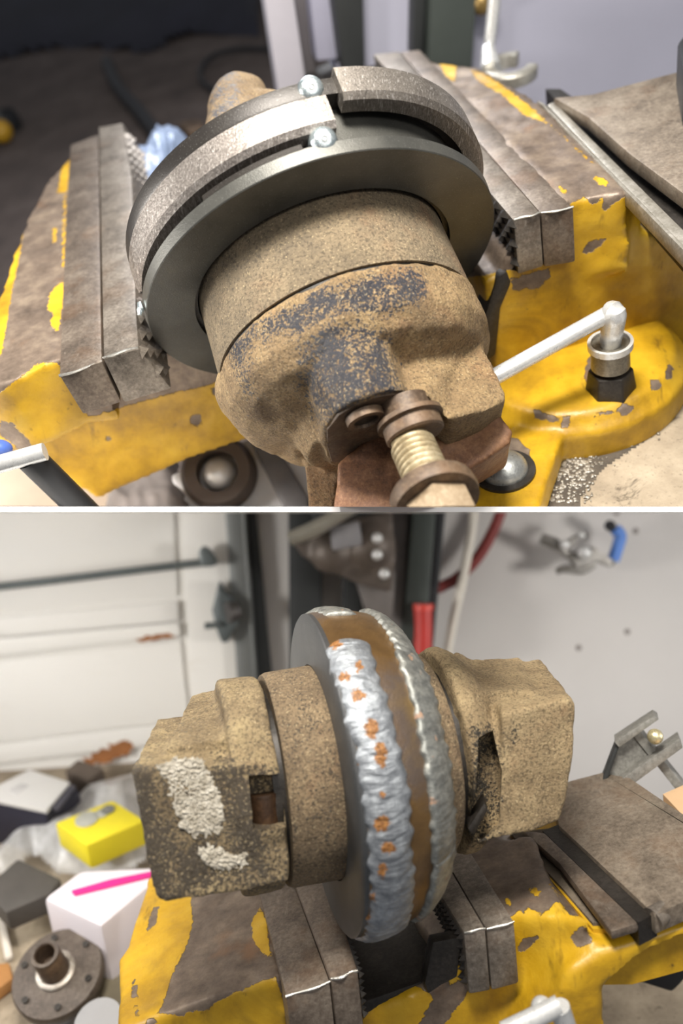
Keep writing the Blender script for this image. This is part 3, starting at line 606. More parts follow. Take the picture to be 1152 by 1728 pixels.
# ================================================================== LOWER BAY (the welded disc on the open vise)
BAY[0] = LOW_CUT
e1 = unit(V(-343, 1500, 169)); e2 = unit(V(1, 0, .3)); nB = unit(np.cross(e2, e1))
J = plane(800, 1500, .485, nB)                            # tops of the jaws
BB = plane(150, 1500, .80, unit(V(-.06, -.36, .93)))      # bench and clutter
dn = unit(V(.10, .12, -1)); fn = unit(np.cross(dn, e2)); fn = fn if fn[1] < 0 else -fn
YW = .97
def wq(pts, y): return [P(x, yy, y) for x, yy in pts]
BK = V(0, 1, 0)
# ---- setting
struct(link_obj('wall_right', prism(wq([(420, 850), (1330, 850), (1330, 1800), (420, 1800)], YW + .02), BK * .03), WALL, smooth=False))
bt2 = thing('workbench', 'cluttered bench top running under the lower vise to the grey wall', 'workbench', on(BB, 600, 1650))
link_obj('bench_top', prism(q(BB, [(-420, 1270), (420, 1282), (800, 1420), (1420, 1500), (1420, 1950), (-420, 1950)]), -BB[1] * .04), BENCH, bt2, smooth=False)
# panel door on the left: slab with raised rails, dark gaps between
door = struct(link_obj('door_1', prism(wq([(-260, 860 - 8), (398, 850), (412, 1335), (-260, 1400)], YW), BK * .03), DOORM, smooth=False))
def rail(pts, t=.006): return link_obj('door_panel', prism(wq(pts, YW - t), BK * (t - .0002)), DOORM, door, bevel=.0016)
rail([(-260, 852), (292, 845), (299, 1004), (-260, 1057)], .004); rail([(-260, 1066), (300, 1014), (301, 1047), (-260, 1098)], .007)
rail([(-260, 1101), (301, 1050), (303, 1072), (-260, 1138)], .011); rail([(-260, 1143), (304, 1080), (318, 1212), (-260, 1283)], .004)
rail([(-260, 1288), (319, 1217), (322, 1250), (-260, 1320)], .007); rail([(304, 845), (396, 842), (412, 1335), (330, 1345)], .005)
def stain(px, y, m, name, n=2.0):
    c = np.mean(px, 0); pts = []
    for i, p in enumerate(sub(px, 5)): pts.append(tuple(np.array(p) + rng.normal(0, n, 2)))
    return link_obj(name, prism(wq(pts, y), BK * .0006), m, door)
stain([(228, 1081), (262, 1071), (280, 1068), (298, 1075), (270, 1080), (240, 1084)], YW - .0115, RUSTPAINT, 'rust_stain')
stain([(140, 1279), (180, 1262), (212, 1248), (226, 1262), (200, 1284), (150, 1290)], YW - .0075, RUSTPAINT, 'rust_stain', 3)
DB = plain('door_bar_steel', lin(92, 98, 98), .45, .4, .2, 20)
rb_ = thing('door_bar', 'grey steel bar running across the white panel door', 'bar', P(180, 975, YW - .03))
link_obj('rod', tube(wq([(-200, 1012), (60, 983), (200, 966), (352, 948)], YW - .028), .0042, 12, 14), DB, rb_)
link_obj('bar_bracket', prism(wq([(334, 932), (340, 921), (350, 925), (364, 946), (362, 956), (338, 957)], YW - .034), BK * .02), DB, rb_, bevel=.003)
hg = thing('roller_hinge', 'dark grey roller hinge between white door and steel track', 'hinge', P(385, 1060, YW - .03))
link_obj('hinge_plate', prism(wq([(357, 1030), (364, 1000), (369, 981), (378, 1000), (392, 1012), (404, 1030), (404, 1052), (392, 1065), (384, 1084), (374, 1086), (364, 1062)], YW - .028), BK * .02), DB, hg, bevel=.003)
link_obj('roller', cyl(P(384, 1034, YW - .04), P(402, 1030, YW - .035), .012, .010, 20), plain('dark_roller', lin(76, 72, 70), .5, .2), hg)
link_obj('hinge_pin', cyl(P(346, 1056, YW - .03), P(372, 1054, YW - .03), .0035, .0035), DB, hg)
tr = thing('door_track', 'grey steel door track beside the white panel door', 'track', P(425, 1130, YW - .02))
link_obj('track_face', prism(wq([(378, 850), (409, 850), (443, 1330), (413, 1330)], YW - .014), BK * .02), GREYSTEEL, tr, bevel=.002)
link_obj('track_flange', prism(wq([(407, 850), (412, 850), (445, 1330), (440, 1330)], YW - .022), BK * .028), GREYSTEEL, tr, bevel=.001)
link_obj('track_channel', prism(wq([(411, 850), (430, 850), (476, 1330), (447, 1330)], YW - .006), BK * .015), DARKSTEEL, tr, bevel=.001)
struct(link_obj('trim_2', prism(wq([(428, 850), (488, 850), (498, 1330), (472, 1330)], YW + .004), BK * .02), WALL, bevel=.002))
tag(link_obj('dark_column', prism(wq([(486, 850), (545, 850), (537, 1330), (490, 1330)], YW - .02), BK * .035), DARKSTEEL, bevel=.002), 'dark grey column right of the pale trim behind the disc', 'column')
tag(link_obj('dark_column', prism(wq([(577, 960), (612, 960), (600, 1330), (577, 1330)], YW - .02), BK * .03), DARKSTEEL, bevel=.002), 'short dark column under the grey machine head', 'column')
tag(link_obj('green_column', prism(wq([(697, 850), (737, 850), (701, 1330), (655, 1330)], YW - .03), BK * .04), GREENSTEEL, bevel=.003), 'dark green column left of the red handle', 'column')
tag(link_obj('black_rail', prism(wq([(737, 850), (753, 850), (710, 1330), (697, 1330)], YW - .03), BK * .03), BLACKP, bevel=.002), 'narrow black rail above the red handle', 'rail')
tag(link_obj('grey_column', prism(wq([(655, 850), (690, 850), (666, 1330), (630, 1330)], YW - .01), BK * .02), plain('grey_column_paint', lin(138, 132, 130), .5, .1), bevel=.002), 'light grey column left of the green column', 'column')
mh = thing('drill_press', 'grey and brown drill press head above the welded disc', 'machine', P(580, 985, YW - .05))
MG = plain('machine_grey', lin(120, 114, 110), .45, .3, .3, 24); MBR = plain('machine_brown', lin(98, 88, 80), .5, .3, .35, 24)
link_obj('head_body', fuse([prism(wq([(488, 908), (560, 880), (662, 862), (668, 940), (660, 1000), (600, 985), (545, 958), (510, 940)], YW - .07), BK * .05), ball(P(560, 930, YW - .06), .024), ball(P(625, 920, YW - .06), .026)], .003, 5), MBR, mh)
link_obj('cover_plate', prism(wq([(556, 890), (606, 878), (612, 920), (560, 930)], YW - .09), BK * .02), plain('cover_grey', lin(148, 146, 148), .4, .3), mh, bevel=.004)
link_obj('lever', tube(wq([(488, 910), (535, 890), (584, 862), (610, 850)], YW - .10), [.007, .008, .007, .006], 12, 14), plain('lever_steel', lin(168, 164, 152), .35, .6), mh)
link_obj('quill', prism(wq([(598, 975), (668, 960), (662, 1060), (618, 1040)], YW - .05), BK * .03), MG, mh, bevel=.004)
for x, y in ((636, 908), (636, 936), (648, 968)): link_obj('cap_screw', ball(P(x, y, YW - .085), .0055), CHROME, mh)
link_obj('dark_jaw', prism(wq([(520, 850), (662, 850), (662, 874), (600, 878), (530, 884)], YW - .06), BK * .04), DARKSTEEL, mh, bevel=.003)
rh = thing('red_tool', 'red handled tool hanging at the foot of the black rail', 'tool', P(714, 1104, YW - .05))
link_obj('grip', tube(wq([(713, 1024), (714, 1060), (712, 1112)], YW - .05), [.0095, .0092, .0095], 18, 10), plain('red_grip', lin(186, 52, 44), .45, 0, .1), rh)
link_obj('grip_collar', cyl(P(714, 1019, YW - .05), P(714, 1029, YW - .05), .0105, .0105), plain('red_collar', lin(206, 70, 58), .45), rh)
tag(link_obj('white_cable', tube(wq([(801, 850), (794, 905), (780, 980), (764, 1050), (751, 1125)], YW - .02), .0052, 12, 30), plain('ivory_cable', lin(214, 208, 196), .5, 0, .06)), 'ivory white cable hanging down the grey wall', 'cable')
tag(link_obj('red_hose', tube(wq([(850, 850), (832, 895), (806, 940), (772, 975), (736, 994)], YW - .008), .0062, 12, 30), plain('dark_red_hose', lin(124, 44, 40), .5, 0, .15)), 'dark red hose curving behind the ivory cable', 'hose')
cl = thing('locking_clamp', 'silver locking clamp with blue tape hanging on the grey wall', 'clamp', P(985, 940, YW - .01))
CS = worn_steel('clamp_steel', lin(96, 92, 88), lin(136, 132, 126), lin(190, 186, 180), .6, .35)
link_obj('upper_handle', tube(wq([(913, 909), (934, 917), (958, 934), (985, 946)], YW - .02), [.0058, .0068, .0045, .0045], 12, 20), CS, cl)
link_obj('release_lever', tube(wq([(951, 922), (964, 913), (976, 905), (990, 903)], YW - .024), [.005, .0035, .003, .004], 10, 18), CS, cl)
link_obj('lower_handle', tube(wq([(938, 965), (952, 960), (980, 962), (1002, 952)], YW - .02), [.0035, .0045, .0052, .004], 10, 18), CS, cl)
link_obj('clamp_body', fuse([prism(wq([(960, 944), (978, 928), (1002, 922), (1020, 936), (1036, 945), (1032, 958), (1008, 950), (972, 960)], YW - .026), BK * .014)], .0016, 5), CS, cl)
for x, y, r in ((952, 919, .005), (980, 903, .0042), (985, 932, .0072)): link_obj('rivet', ball(P(x, y, YW - .03), r), CHROME, cl)
link_obj('clamp_frame', tube(wq([(1028, 952), (1038, 930), (1044, 905), (1030, 889)], YW - .016), .0045, 10, 18), DARKSTEEL, cl)
link_obj('blue_tape', tube(wq([(1034, 946), (1041, 925), (1046, 904), (1037, 892)], YW - .016), .0066, 12, 18), plain('blue_tape', lin(88, 132, 208), .55, 0, .1), cl)
link_obj('jaw_pad', ball(P(1029, 887, YW - .018), .006), BLACKP, cl)
for x, y in ((976, 1093), (1058, 1066), (1072, 896), (1040, 865)):
    tag(link_obj('wall_mark', lathe(P(x, y, YW + .0199), -BK, [(0, .0035), (.0008, .003)], 14), plain('wall_mark_%d' % x, lin(142, 134, 130), .8)), {976: 'grey scuff dot right above the right casting', 1058: 'small grey scuff right of the dot above the casting', 1072: 'faint scuff right of the blue tape', 1040: 'dark scuff above the blue tape'}[x], 'scuff')

# ---- clutter on the bench, lower left
def on_b(px, h=0): return q(shift(BB, h), px)
def tray(name, px, h, lift=0.001, mat=BLACKP, parent=None, bevel=.003): return link_obj(name, prism(on_b(px, lift + h), -BB[1] * h), mat, parent, bevel=bevel)
tag(tray('navy_box', [(-60, 1345), (46, 1306), (134, 1331), (78, 1377)], .05, .001, plain('navy_card', lin(36, 36, 52), .5)), 'dark navy box under the white booklet', 'box')
bk = thing('booklet', 'white booklet lying on the dark navy box', 'booklet', on_b([(60, 1340)], .051)[0])
tray('cover', [(-40, 1343), (50, 1298), (118, 1320), (78, 1368)], .004, .052, plain('white_paper', lin(214, 212, 208), .6, 0, .03), bk, .001)
link_obj('printed_block', prism(on_b([(15, 1333), (36, 1321), (48, 1325), (26, 1340)], .0566), -BB[1] * .0006), plain('grey_print', lin(200, 198, 196), .7), bk)
link_obj('dark_border', prism(on_b([(84, 1362), (113, 1322), (128, 1326), (98, 1366)], .054), -BB[1] * .002), plain('dark_print', lin(70, 68, 76), .6), bk)
tag(tray('brown_block', [(108, 1300), (132, 1280), (176, 1296), (148, 1318)], .03, .001, plain('brown_block', lin(96, 84, 74), .8)), 'brown block against the foot of the white door', 'block')
CLR = M('clear_film', .28); CLR.b.inputs['Alpha'].default_value = .62; CLR.col(CLR.ramp(CLR.noise(40, 6, .7), [(.35, lin(186, 184, 180)), (.65, lin(238, 238, 238))])); CLR = CLR.m
tag(link_obj('plastic_bag', heap(shift(BB, .02), [(-40, 1470), (30, 1405), (90, 1385), (150, 1330), (240, 1305), (262, 1440), (215, 1475), (100, 1478), (60, 1440), (10, 1480)], .034, 60, 9.0, .6), CLR), 'crumpled clear plastic bag around the yellow box', 'plastic bag')
yb = thing('yellow_box', 'bright yellow box with two grey dots inside the clear bag', 'box', on_b([(160, 1410)], .0)[0])
tray('carton', [(92, 1388), (190, 1349), (246, 1384), (146, 1427)], .026, .044, plain('bright_yellow_card', lin(232, 214, 44), .5, 0, .08), yb, .003)
for x, y, r in ((146, 1383, .010), (171, 1373, .006), (182, 1367, .006)): link_obj('grey_dot', lathe(on_b([(x, y)], .0703)[0], BB[1], [(0, r), (.0008, r)], 24, ref=(1, 0, 0)), plain('dot_grey_%d' % x, lin(178, 178, 168) if x < 175 else lin(120, 120, 116), .6), yb)
tag(tray('black_tray', [(-30, 1500), (30, 1448), (103, 1482), (84, 1508), (10, 1540)], .02, .03, plain('charcoal_tray', lin(74, 70, 66), .6)), 'charcoal grey tray left of the white box', 'tray')
wb = thing('white_box', 'white box with a magenta strip beside the yellow vise', 'box', on_b([(165, 1600)], .0)[0])
WB = plain('glossy_white_card', lin(216, 209, 214), .35, 0, .03); MAG = plain('magenta_strip', lin(206, 40, 128), .4, 0, .1)
tray('box_body', [(72, 1516), (135, 1468), (262, 1462), (262, 1486), (170, 1563)], .075, .001, WB, wb, .005)
link_obj('magenta_strip', prism(on_b([(119, 1502), (186, 1483), (262, 1468), (262, 1476), (188, 1494), (126, 1509)], .0785), -BB[1] * .004), MAG, wb, bevel=.001)
af = thing('axle_flange', 'dark brown round axle flange with a bored hub', 'flange', on_b([(95, 1650)], .0)[0])
FN = unit(V(-.10, -.62, .78)); fc = P(95, 1640, .66)
FB = worn_steel('brown_flange_steel', lin(62, 54, 48), lin(86, 76, 68), lin(112, 102, 92), .3, .5)
link_obj('flange_disc', lathe(fc, FN, [(-.014, .004), (-.014, .031), (-.011, .0335), (-.003, .0338), (-.001, .0328), (0, .024), (.001, .0185), (.001, .004)], 72, ref=(1, 0, 0)), FB, af)
link_obj('hub_ring', lathe(fc, FN, [(0, .0145), (.003, .0148), (.004, .0135), (.004, .0110), (0, .011)], 48, close=True, ref=(1, 0, 0)), worn_steel('bright_hub_ring', lin(120, 112, 102), lin(158, 150, 140), lin(196, 190, 182), .6, .35), af)
ht = link_obj('hub_tube', lathe(fc, FN, [(0, .0108), (.012, .0104), (.026, .0102), (.028, .0095), (.028, .0072), (.010, .0070), (.010, .0001)], 44, ref=(1, 0, 0)), RUST, af)
link_obj('hub_lip', lathe(fc + FN * .0275, FN, [(0, .0076), (.0015, .0078), (.0015, .0100), (0, .0103)], 40, close=True, ref=(1, 0, 0)), FB, ht)
fa, fb_, _ = frame(FN, (1, 0, 0))
for i in range(6):
    t = i * math.pi / 3 + .3; c = fc + (fa * math.cos(t) + fb_ * math.sin(t)) * .0265
    link_obj('bolt_hole', lathe(c - FN * .001, FN, [(0, .0024), (.0024, .0024)], 16, ref=(1, 0, 0)), BLACKIRON, af)
tag(link_obj('brown_disc', lathe(P(82, 1590, .76), unit(V(-.1, -.5, .8)), [(-.01, .004), (-.01, .036), (0, .036), (.002, .03), (.002, .004)], 60, ref=(1, 0, 0)), FB), 'brown disc lying behind the bored axle flange', 'disc')
tag(tray('grey_tile', [(48, 1695), (140, 1680), (196, 1760), (70, 1790)], .006, .001, plain('pale_grey_tile', lin(172, 172, 170), .6, 0, .08)), 'pale grey tile under the front of the axle flange', 'tile')
tag(link_obj('grey_disc', lathe(P(165, 1722, .62), unit(V(-.1, -.5, .85)), [(-.006, .002), (-.006, .0165), (0, .0165), (.001, .002)], 40, ref=(1, 0, 0)), plain('grey_disc', lin(150, 150, 152), .5, 0, .06)), 'smooth grey disc at the bottom edge beside the vise', 'disc')
tag(tray('wood_offcut', [(-40, 1630), (16, 1622), (22, 1650), (-30, 1690)], .012, .001, plain('orange_wood', lin(172, 122, 70), .7)), 'orange wood offcut at the left edge beside the flange', 'wood')
tag(tray('white_strip', [(-8, 1535), (4, 1530), (22, 1612), (8, 1618)], .006, .001, plain('white_strip', lin(206, 198, 186), .7)), 'thin pale strip lying left of the brown disc', 'strip')
tag(tray('olive_block', [(160, 1640), (205, 1615), (240, 1720), (176, 1740)], .02, .001, plain('olive_block', lin(112, 104, 86), .8)), 'olive brown block between flange and vise', 'block')

# ---- the vise of the lower bay
vb = thing('bench_vise', 'worn yellow bench vise with open jaws under the welded disc', 'vise', on(BB, 700, 1900))
bl = fuse([prism(q(shift(J, -.001), [(300, 1395), (249, 1484), (216, 1592), (199, 1614), (199, 1745), (262, 1716), (464, 1650), (479, 1654), (425, 1395)]), dn * .09)], .0026, 8)
bl = rough(bl, .0012, 40, 5)
bareL = [[(323, 1400), (323, 1526), (325, 1560), (318, 1588), (300, 1625), (291, 1645), (276, 1690), (268, 1708), (285, 1712), (310, 1716), (318, 1705), (350, 1706), (366, 1690), (410, 1670), (440, 1655), (464, 1648), (480, 1690), (520, 1640), (470, 1380)],
         [(258, 1531), (268, 1530), (264, 1556), (248, 1576), (250, 1556)], [(222, 1668), (228, 1648), (233, 1684), (220, 1684)], [(248, 1722), (262, 1716), (268, 1726), (256, 1740), (246, 1740)], [(226, 1696), (233, 1696), (236, 1712), (230, 1718)]]
ybk = [[(424, 1552), (440, 1532), (450, 1555), (455, 1600), (462, 1612), (452, 1616), (434, 1598), (426, 1586)]]
link_obj('movable_jaw', bl, YEL, vb, attrs={'paint': lambda pp, v: np.maximum(patches(pp, [[(0, 1300), (1200, 1300), (1200, 1900), (0, 1900)]], bareL), patches(pp, ybk))})
g1 = link_obj('jaw_block', prism(q(shift(J, .001), [(420, 1440), (478, 1440), (557, 1656), (482, 1682)]), dn * .05), PLATE_D, vb, bevel=.002)
g2 = link_obj('jaw_plate', prism(q(shift(J, .003), [(478, 1440), (530, 1440), (584, 1575), (604, 1638), (558, 1652)]), dn * .042), PLATE_D, vb, bevel=.0018)
link_obj('worn_edge', tube(q(shift(J, .0025), [(558, 1652), (575, 1650), (590, 1641), (604, 1638)]), [0.00055, 0.00099, 0.00066, 0.00088], 8, 16), BRIGHT, g2)
link_obj('worn_edge', tube(q(shift(J, .0005), [(482, 1682), (500, 1676), (530, 1668), (557, 1656)]), [0.00088, 0.00055, 0.00072, 0.00055], 8, 16), BRIGHT, g1)
GF = (on(J, 862, 1538), fn)
br = fuse([prism(q(shift(J, -.0005), [(760, 1430), (900, 1405), (941, 1517), (1001, 1556), (862, 1539), (800, 1480)]), dn * .03),
           prism(q(GF, [(752, 1640), (862, 1540), (938, 1521), (1003, 1558), (988, 1600), (1000, 1800), (760, 1800)]), e1 * .12),
           prism(q(GF, [(520, 1800), (560, 1748), (606, 1712), (728, 1664), (800, 1640), (800, 1800)]), e1 * .012),
           prism(q((on(shift(J, -.012), 1030, 1602), fn), [(1028, 1602), (1110, 1578), (1260, 1535), (1260, 1545), (1152, 1582), (1093, 1610), (1022, 1666), (1022, 1820), (880, 1820), (960, 1640)]), e1 * .03)], .0028, 9)
br = rough(br, .0015, 32, 8)
bareR = [[(760, 1420), (900, 1400), (942, 1517), (930, 1530), (912, 1546), (908, 1538), (890, 1532), (884, 1542), (874, 1534), (866, 1544), (850, 1560), (740, 1490)],
         [(872, 1602), (882, 1584), (906, 1579), (908, 1584), (886, 1604), (874, 1606)], [(895, 1395), (935, 1400), (992, 1515), (986, 1545), (962, 1545), (941, 1518)], [(770, 1655), (830, 1640), (824, 1652), (792, 1664), (780, 1690), (740, 1740), (700, 1740), (740, 1670)],
         [(960, 1580), (985, 1560), (1000, 1590), (976, 1600)], [(680, 1480), (760, 1480), (776, 1600), (745, 1690), (680, 1650)]]
ypr = [[(792 + 60, 1507 + 7), (862, 1518), (864, 1528), (852, 1526)], [(888, 1500), (905, 1497), (914, 1505), (915, 1516), (900, 1510)], [(918, 1484), (950, 1512), (944, 1510)]]
link_obj('fixed_jaw', br, YEL, vb, attrs={'paint': lambda pp, v: np.maximum(patches(pp, [[(400, 1300), (1400, 1300), (1400, 1900), (400, 1900)]], bareR), patches(pp, ypr))})
g3 = link_obj('jaw_block', prism(q(shift(J, .0012), [(745, 1440), (790, 1430), (868, 1555), (820, 1568)]), dn * .034), PLATE, vb, bevel=.002)
g4 = link_obj('jaw_plate', prism(q(shift(J, .002), [(700, 1440), (745, 1440), (819, 1567), (782, 1574)]), dn * .034), PLATE, vb, bevel=.0016)
link_obj('worn_edge', tube(q(shift(J, .0018), [(783, 1574), (795, 1572), (808, 1568), (819, 1567)]), [0.00055, 0.00088, 0.00066, 0.00055], 8, 16), BRIGHT, g4)
link_obj('worn_edge', tube(q(shift(J, .001), [(821, 1568), (838, 1564), (855, 1560), (867, 1555)]), [0.00055, 0.00088, 0.00066, 0.00055], 8, 16), BRIGHT, g3)
link_obj('serration', teeth(on(J, 780, 1574), on(J, 712, 1450), -e2, dn, 5, 18, .004), BLACKIRON, g4, stuff=True, smooth=False)
link_obj('serration', teeth(on(J, 604, 1640), on(J, 545, 1470), e2, dn, 5, 22, .0036), BLACKIRON, g2, stuff=True, smooth=False)
link_obj('dark_infill', prism(q((GF[0] + fn * .003, fn), [(730, 1590), (784, 1580), (776, 1610), (773, 1650), (745, 1664), (722, 1680), (716, 1660)]), e1 * .008), BLACKIRON, vb, bevel=.002)  # added dark plate covering the yellow strip beside the slide bar
link_obj('slide_bar', prism(q(shift(J, -.026), [(598, 1696), (728, 1650), (748, 1470), (480, 1440)]), dn * .016), BLACKIRON, vb, bevel=.003)
# anvil side
link_obj('slide_strip', prism(q(shift(J, -.001), [(880, 1400), (919, 1404), (1078, 1557), (1030, 1572), (943, 1456)]), dn * .005), PLATE_D, vb, bevel=.002)
link_obj('groove', prism(q(shift(J, -.0016), [(915, 1402), (945, 1390), (1106, 1541), (1076, 1557)]), dn * .012), BLACKIRON, vb, smooth=False)  # raised black plate carries the shade of the anvil's side
link_obj('anvil_plate', prism(q(shift(J, .0008), [(943, 1393), (930, 1330), (962, 1318), (1015, 1304), (1062, 1313), (1152, 1374), (1300, 1480), (1300, 1478), (1152, 1522), (1104, 1543)]), dn * .010), ANVIL, vb, bevel=.002)
link_obj('plate_end', cyl(on(shift(J, -.004), 1101, 1552), on(shift(J, -.004), 1122, 1536), .006, .005, 20), PLATE, vb)
link_obj('anvil_body', prism(q(shift(J, -.010), [(1000, 1568), (860, 1405), (960, 1345), (1060, 1335), (1300, 1490), (1300, 1500), (1060, 1566)]), dn * .03), YEL, vb, attrs={'paint': lambda pp, v: np.full(len(pp), 50.)})
link_obj('grit_ledge', prism(q(shift(J, -.0085), [(860, 1404), (925, 1398), (1010, 1510), (1030, 1556), (1000, 1558), (950, 1500)]), dn * .002), gritty('ledge_grit', (62, 54, 46), (92, 82, 70), (124, 112, 96), (38, 34, 30)), vb)
hb = link_obj('handle', tube([P(850, 1742, .40), P(900, 1718, .40), P(944, 1696, .40)], [.0045, .0045, .0045], 14, 8), CHROME, vb)
link_obj('handle_knob', ball(P(914, 1700, .405), .0050), CHROME, hb); link_obj('handle_stub', cyl(P(944, 1698, .40), P(956, 1740, .405), .0045, .005), CHROME, hb)
bx = thing('black_bin', 'black open bin on the bench under the yellow vise arm', 'bin', on(BB, 1130, 1665))
bpl = plane(1120, 1640, .60, fn)
link_obj('bin_wall', prism(q(bpl, [(1040, 1646), (1090, 1590), (1200, 1540), (1200, 1600), (1148, 1662), (1134, 1676)]), V(0.01, .06, 0)), BLACKP, bx, bevel=.003)
tag(link_obj('wood_block', prism(q(shift(J, -.012), [(1118, 1340), (1152, 1325), (1260, 1330), (1260, 1440), (1152, 1376)]), dn * .03), plain('pale_wood', lin(206, 172, 134), .7, 0, .1)), 'pale wood block behind the anvil at the right edge', 'wood')
# bracket of flat bars standing on the anvil
ab = thing('angle_bracket', 'bracket of grey flat bars standing on the anvil plate', 'bracket', on(J, 1012, 1352))
BG = worn_steel('bracket_steel', lin(92, 92, 88), lin(128, 126, 120), lin(158, 156, 150), .3, .5)
def flat(name, pts, y, t, m=BG): return link_obj(name, prism(wq(pts, y), V(.004, t, .001)), m, ab, bevel=.0008)
flat('web', [(1003, 1354), (1044, 1252), (1072, 1236), (1100, 1270), (1046, 1318)], .555, .006)
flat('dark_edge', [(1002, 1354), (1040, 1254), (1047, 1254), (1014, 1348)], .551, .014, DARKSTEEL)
flat('flat_bar', [(1036, 1252), (1103, 1208), (1112, 1214), (1044, 1262)], .548, .014)
flat('flat_bar', [(1020, 1334), (1146, 1246), (1152, 1262), (1030, 1352)], .546, .014)
flat('flat_bar', [(1066, 1240), (1078, 1232), (1200, 1384), (1190, 1396)], .553, .012)
link_obj('bolt_head', ball(P(1105, 1243, .545), .0048), worn_steel('brass_bolt', lin(190, 176, 130), lin(214, 202, 160), lin(232, 224, 190), .7, .3), ab)

# ---- the welded disc
A = unit(V(1, .2342, .1043)); CB = P(541.2, 1298.7, .45 * KB); kS2 = KB
wA = unit(V(0, -1, 0) - A * np.dot(V(0, -1, 0), A)); uA = np.cross(A, wA); uA = uA if uA[2] > 0 else -uA
def bl_(s, u=0, w=0): return CB + (A * s + uA * u + wA * w) * kS2
def LB(prof): return [(s * kS2, r * kS2) for s, r in prof]
wd = thing('welded_joint', 'cast joint with a disc closed by two grey weld beads', 'machine part', bl_(.02, -.085))
RB = .0789
link_obj('disc', lathe(CB, A, LB([(0, .053), (0, RB - .0015), (.0012, RB), (.004, RB - .0002), (.022, RB - .002), (.034, RB - .0055), (.046, RB - .0130), (.046, .047)]), 220, close=True), DISCB, wd)
link_obj('tinted_groove', lathe(CB, A, LB([(.001, RB - .0005), (.008, RB + .0006), (.024, RB - .0010), (.034, RB - .0040), (.0462, RB - .0125), (.0462, RB - .02), (.001, RB - .02)]), 220, close=True), TINT, wd)
RSP = [(565, 1087, 11, 6), (579, 1141, 9, 7), (603, 1174, 10, 9), (626, 1230, 10, 13), (642, 1272, 9, 16), (643, 1340, 5, 5), (644, 1390, 12, 11), (655, 1430, 9, 9), (645, 1468, 6, 12), (624, 1515, 8, 6), (605, 1124, 4, 9), (617, 1545, 6, 6), (588, 1290, 12, 3)]
def rust_spots(pp, v): return patches(pp, [[(x + 1.3 * a * math.cos(t), y + 1.3 * b * math.sin(t)) for t in np.linspace(0, 2 * math.pi, 14, endpoint=False)] for x, y, a, b in RSP])
def bead(name, s_of, width, h, r_of, t0, t1, mat, n=520, m=13, freq=70, seed=0.0, scal=.16, parent=wd):
    """weld bead laid along the rim: overlapping crescents, wavy toes, rounded ends"""
    a, b, _ = frame(A); v = []; cs = np.linspace(-1, 1, m)
    for i in range(n):
        x = i / (n - 1); t = t0 + (t1 - t0) * x; e = math.cos(t) * a + math.sin(t) * b
        end = min(1, math.sqrt(max(0, 1 - (1 - min(x / .035, 1)) ** 2)), math.sqrt(max(0, 1 - (1 - min((1 - x) / .035, 1)) ** 2))) + .02
        wob = mnoise.noise(Vector((t * 14, seed, 0))) * .14; sm = s_of(x) + mnoise.noise(Vector((t * 6, seed + 9, 2))) * width * .06
        top = []
        for c in cs:
            ph = (t * freq + c * c * 3.4 + mnoise.noise(Vector((t * 5, seed, c))) * .8) / (2 * math.pi); saw = ph - math.floor(ph)
            wav = scal * (saw - .5) + .09 * mnoise.noise(Vector((t * 40, c * 2.4, seed))) + .06 * mnoise.noise(Vector((t * 130, c * 6, seed)))
            edge = .05 * math.sin(2 * math.pi * (t * freq / (2 * math.pi)) + 1) * abs(c) + wob
            s = sm + c * width / 2 * (1 + edge) * min(1, end * 1.05)
            r = r_of(s) + h * max(1 - c * c, 0) ** .5 * (1 + wav) * end
            top.append((s, r))
        prof = top + [(s, r_of(s) - .003) for s, _ in top[::-1]]
        v += [CB + A * s * kS2 + e * r * kS2 for s, r in prof]
    k = 2 * m; f = [(i * k + j, (i + 1) * k + j, (i + 1) * k + (j + 1) % k, i * k + (j + 1) % k) for i in range(n - 1) for j in range(k)]
    f += [tuple(range(k)), tuple(range((n - 1) * k + k - 1, (n - 1) * k - 1, -1))]
    return link_obj(name, (np.array(v), f), mat, parent, angle=70, attrs={'rust': rust_spots} if mat == WELD else None)
def angB(px, py, s, r): return ang(px, py, s, r, CB, A, kS2)
rr = lambda s: float(np.interp(s, [0, .001, .008, .024, .034, .0462], [RB - .001, RB - .0005, RB + .0006, RB - .0010, RB - .0040, RB - .0125]))
ta = angB(572, 1085, .011, RB); tz = angB(640, 1585, .016, RB); tm = angB(632, 1320, .012, RB)
lo, hi = arc_between(ta, tz, tm); lo, hi = (lo, hi) if abs(lo - ta) < 1e-6 else (hi, lo)
bead('weld_bead', lambda x: .0105 + .004 * min(1, x * 1.2), .0205, .0030, rr, lo, hi + (.25 if hi > lo else -.25), WELD, 900, 17, 56, 1.3, .13)
def bead2(name, p, w, h, s0, s1, freq, seed, mat=WELD2, n=300):
    (x0, y0), (xm, ym), (x1, y1) = p
    u0, um, u1 = angB(x0, y0, s0, rr(s0)), angB(xm, ym, (s0 + s1) / 2, rr((s0 + s1) / 2)), angB(x1, y1, s1, rr(s1))
    l, hh = arc_between(u0, u1, um); l, hh = (l, hh) if abs(l - u0) < 1e-6 else (hh, l)
    bead(name, lambda x: s0 + (s1 - s0) * x, w, h, rr, l, hh, mat, n, 13, freq, seed, .06)
bead2('weld_bead', [(600, 1018), (660, 1050), (706, 1106)], .013, .0036, .0385, .040, 80, 4.1)
bead2('weld_bead', [(698, 1096), (735, 1260), (750, 1446)], .0150, .0030, .0400, .0395, 60, 6.7)
bead2('weld_bead', [(752, 1438), (745, 1500), (700, 1568)], .0150, .0030, .0400, .0370, 40, 8.2)
bead2('weld_bead', [(508, 1042), (545, 1028), (600, 1018)], .016, .0022, .0100, .0160, 60, 2.2)
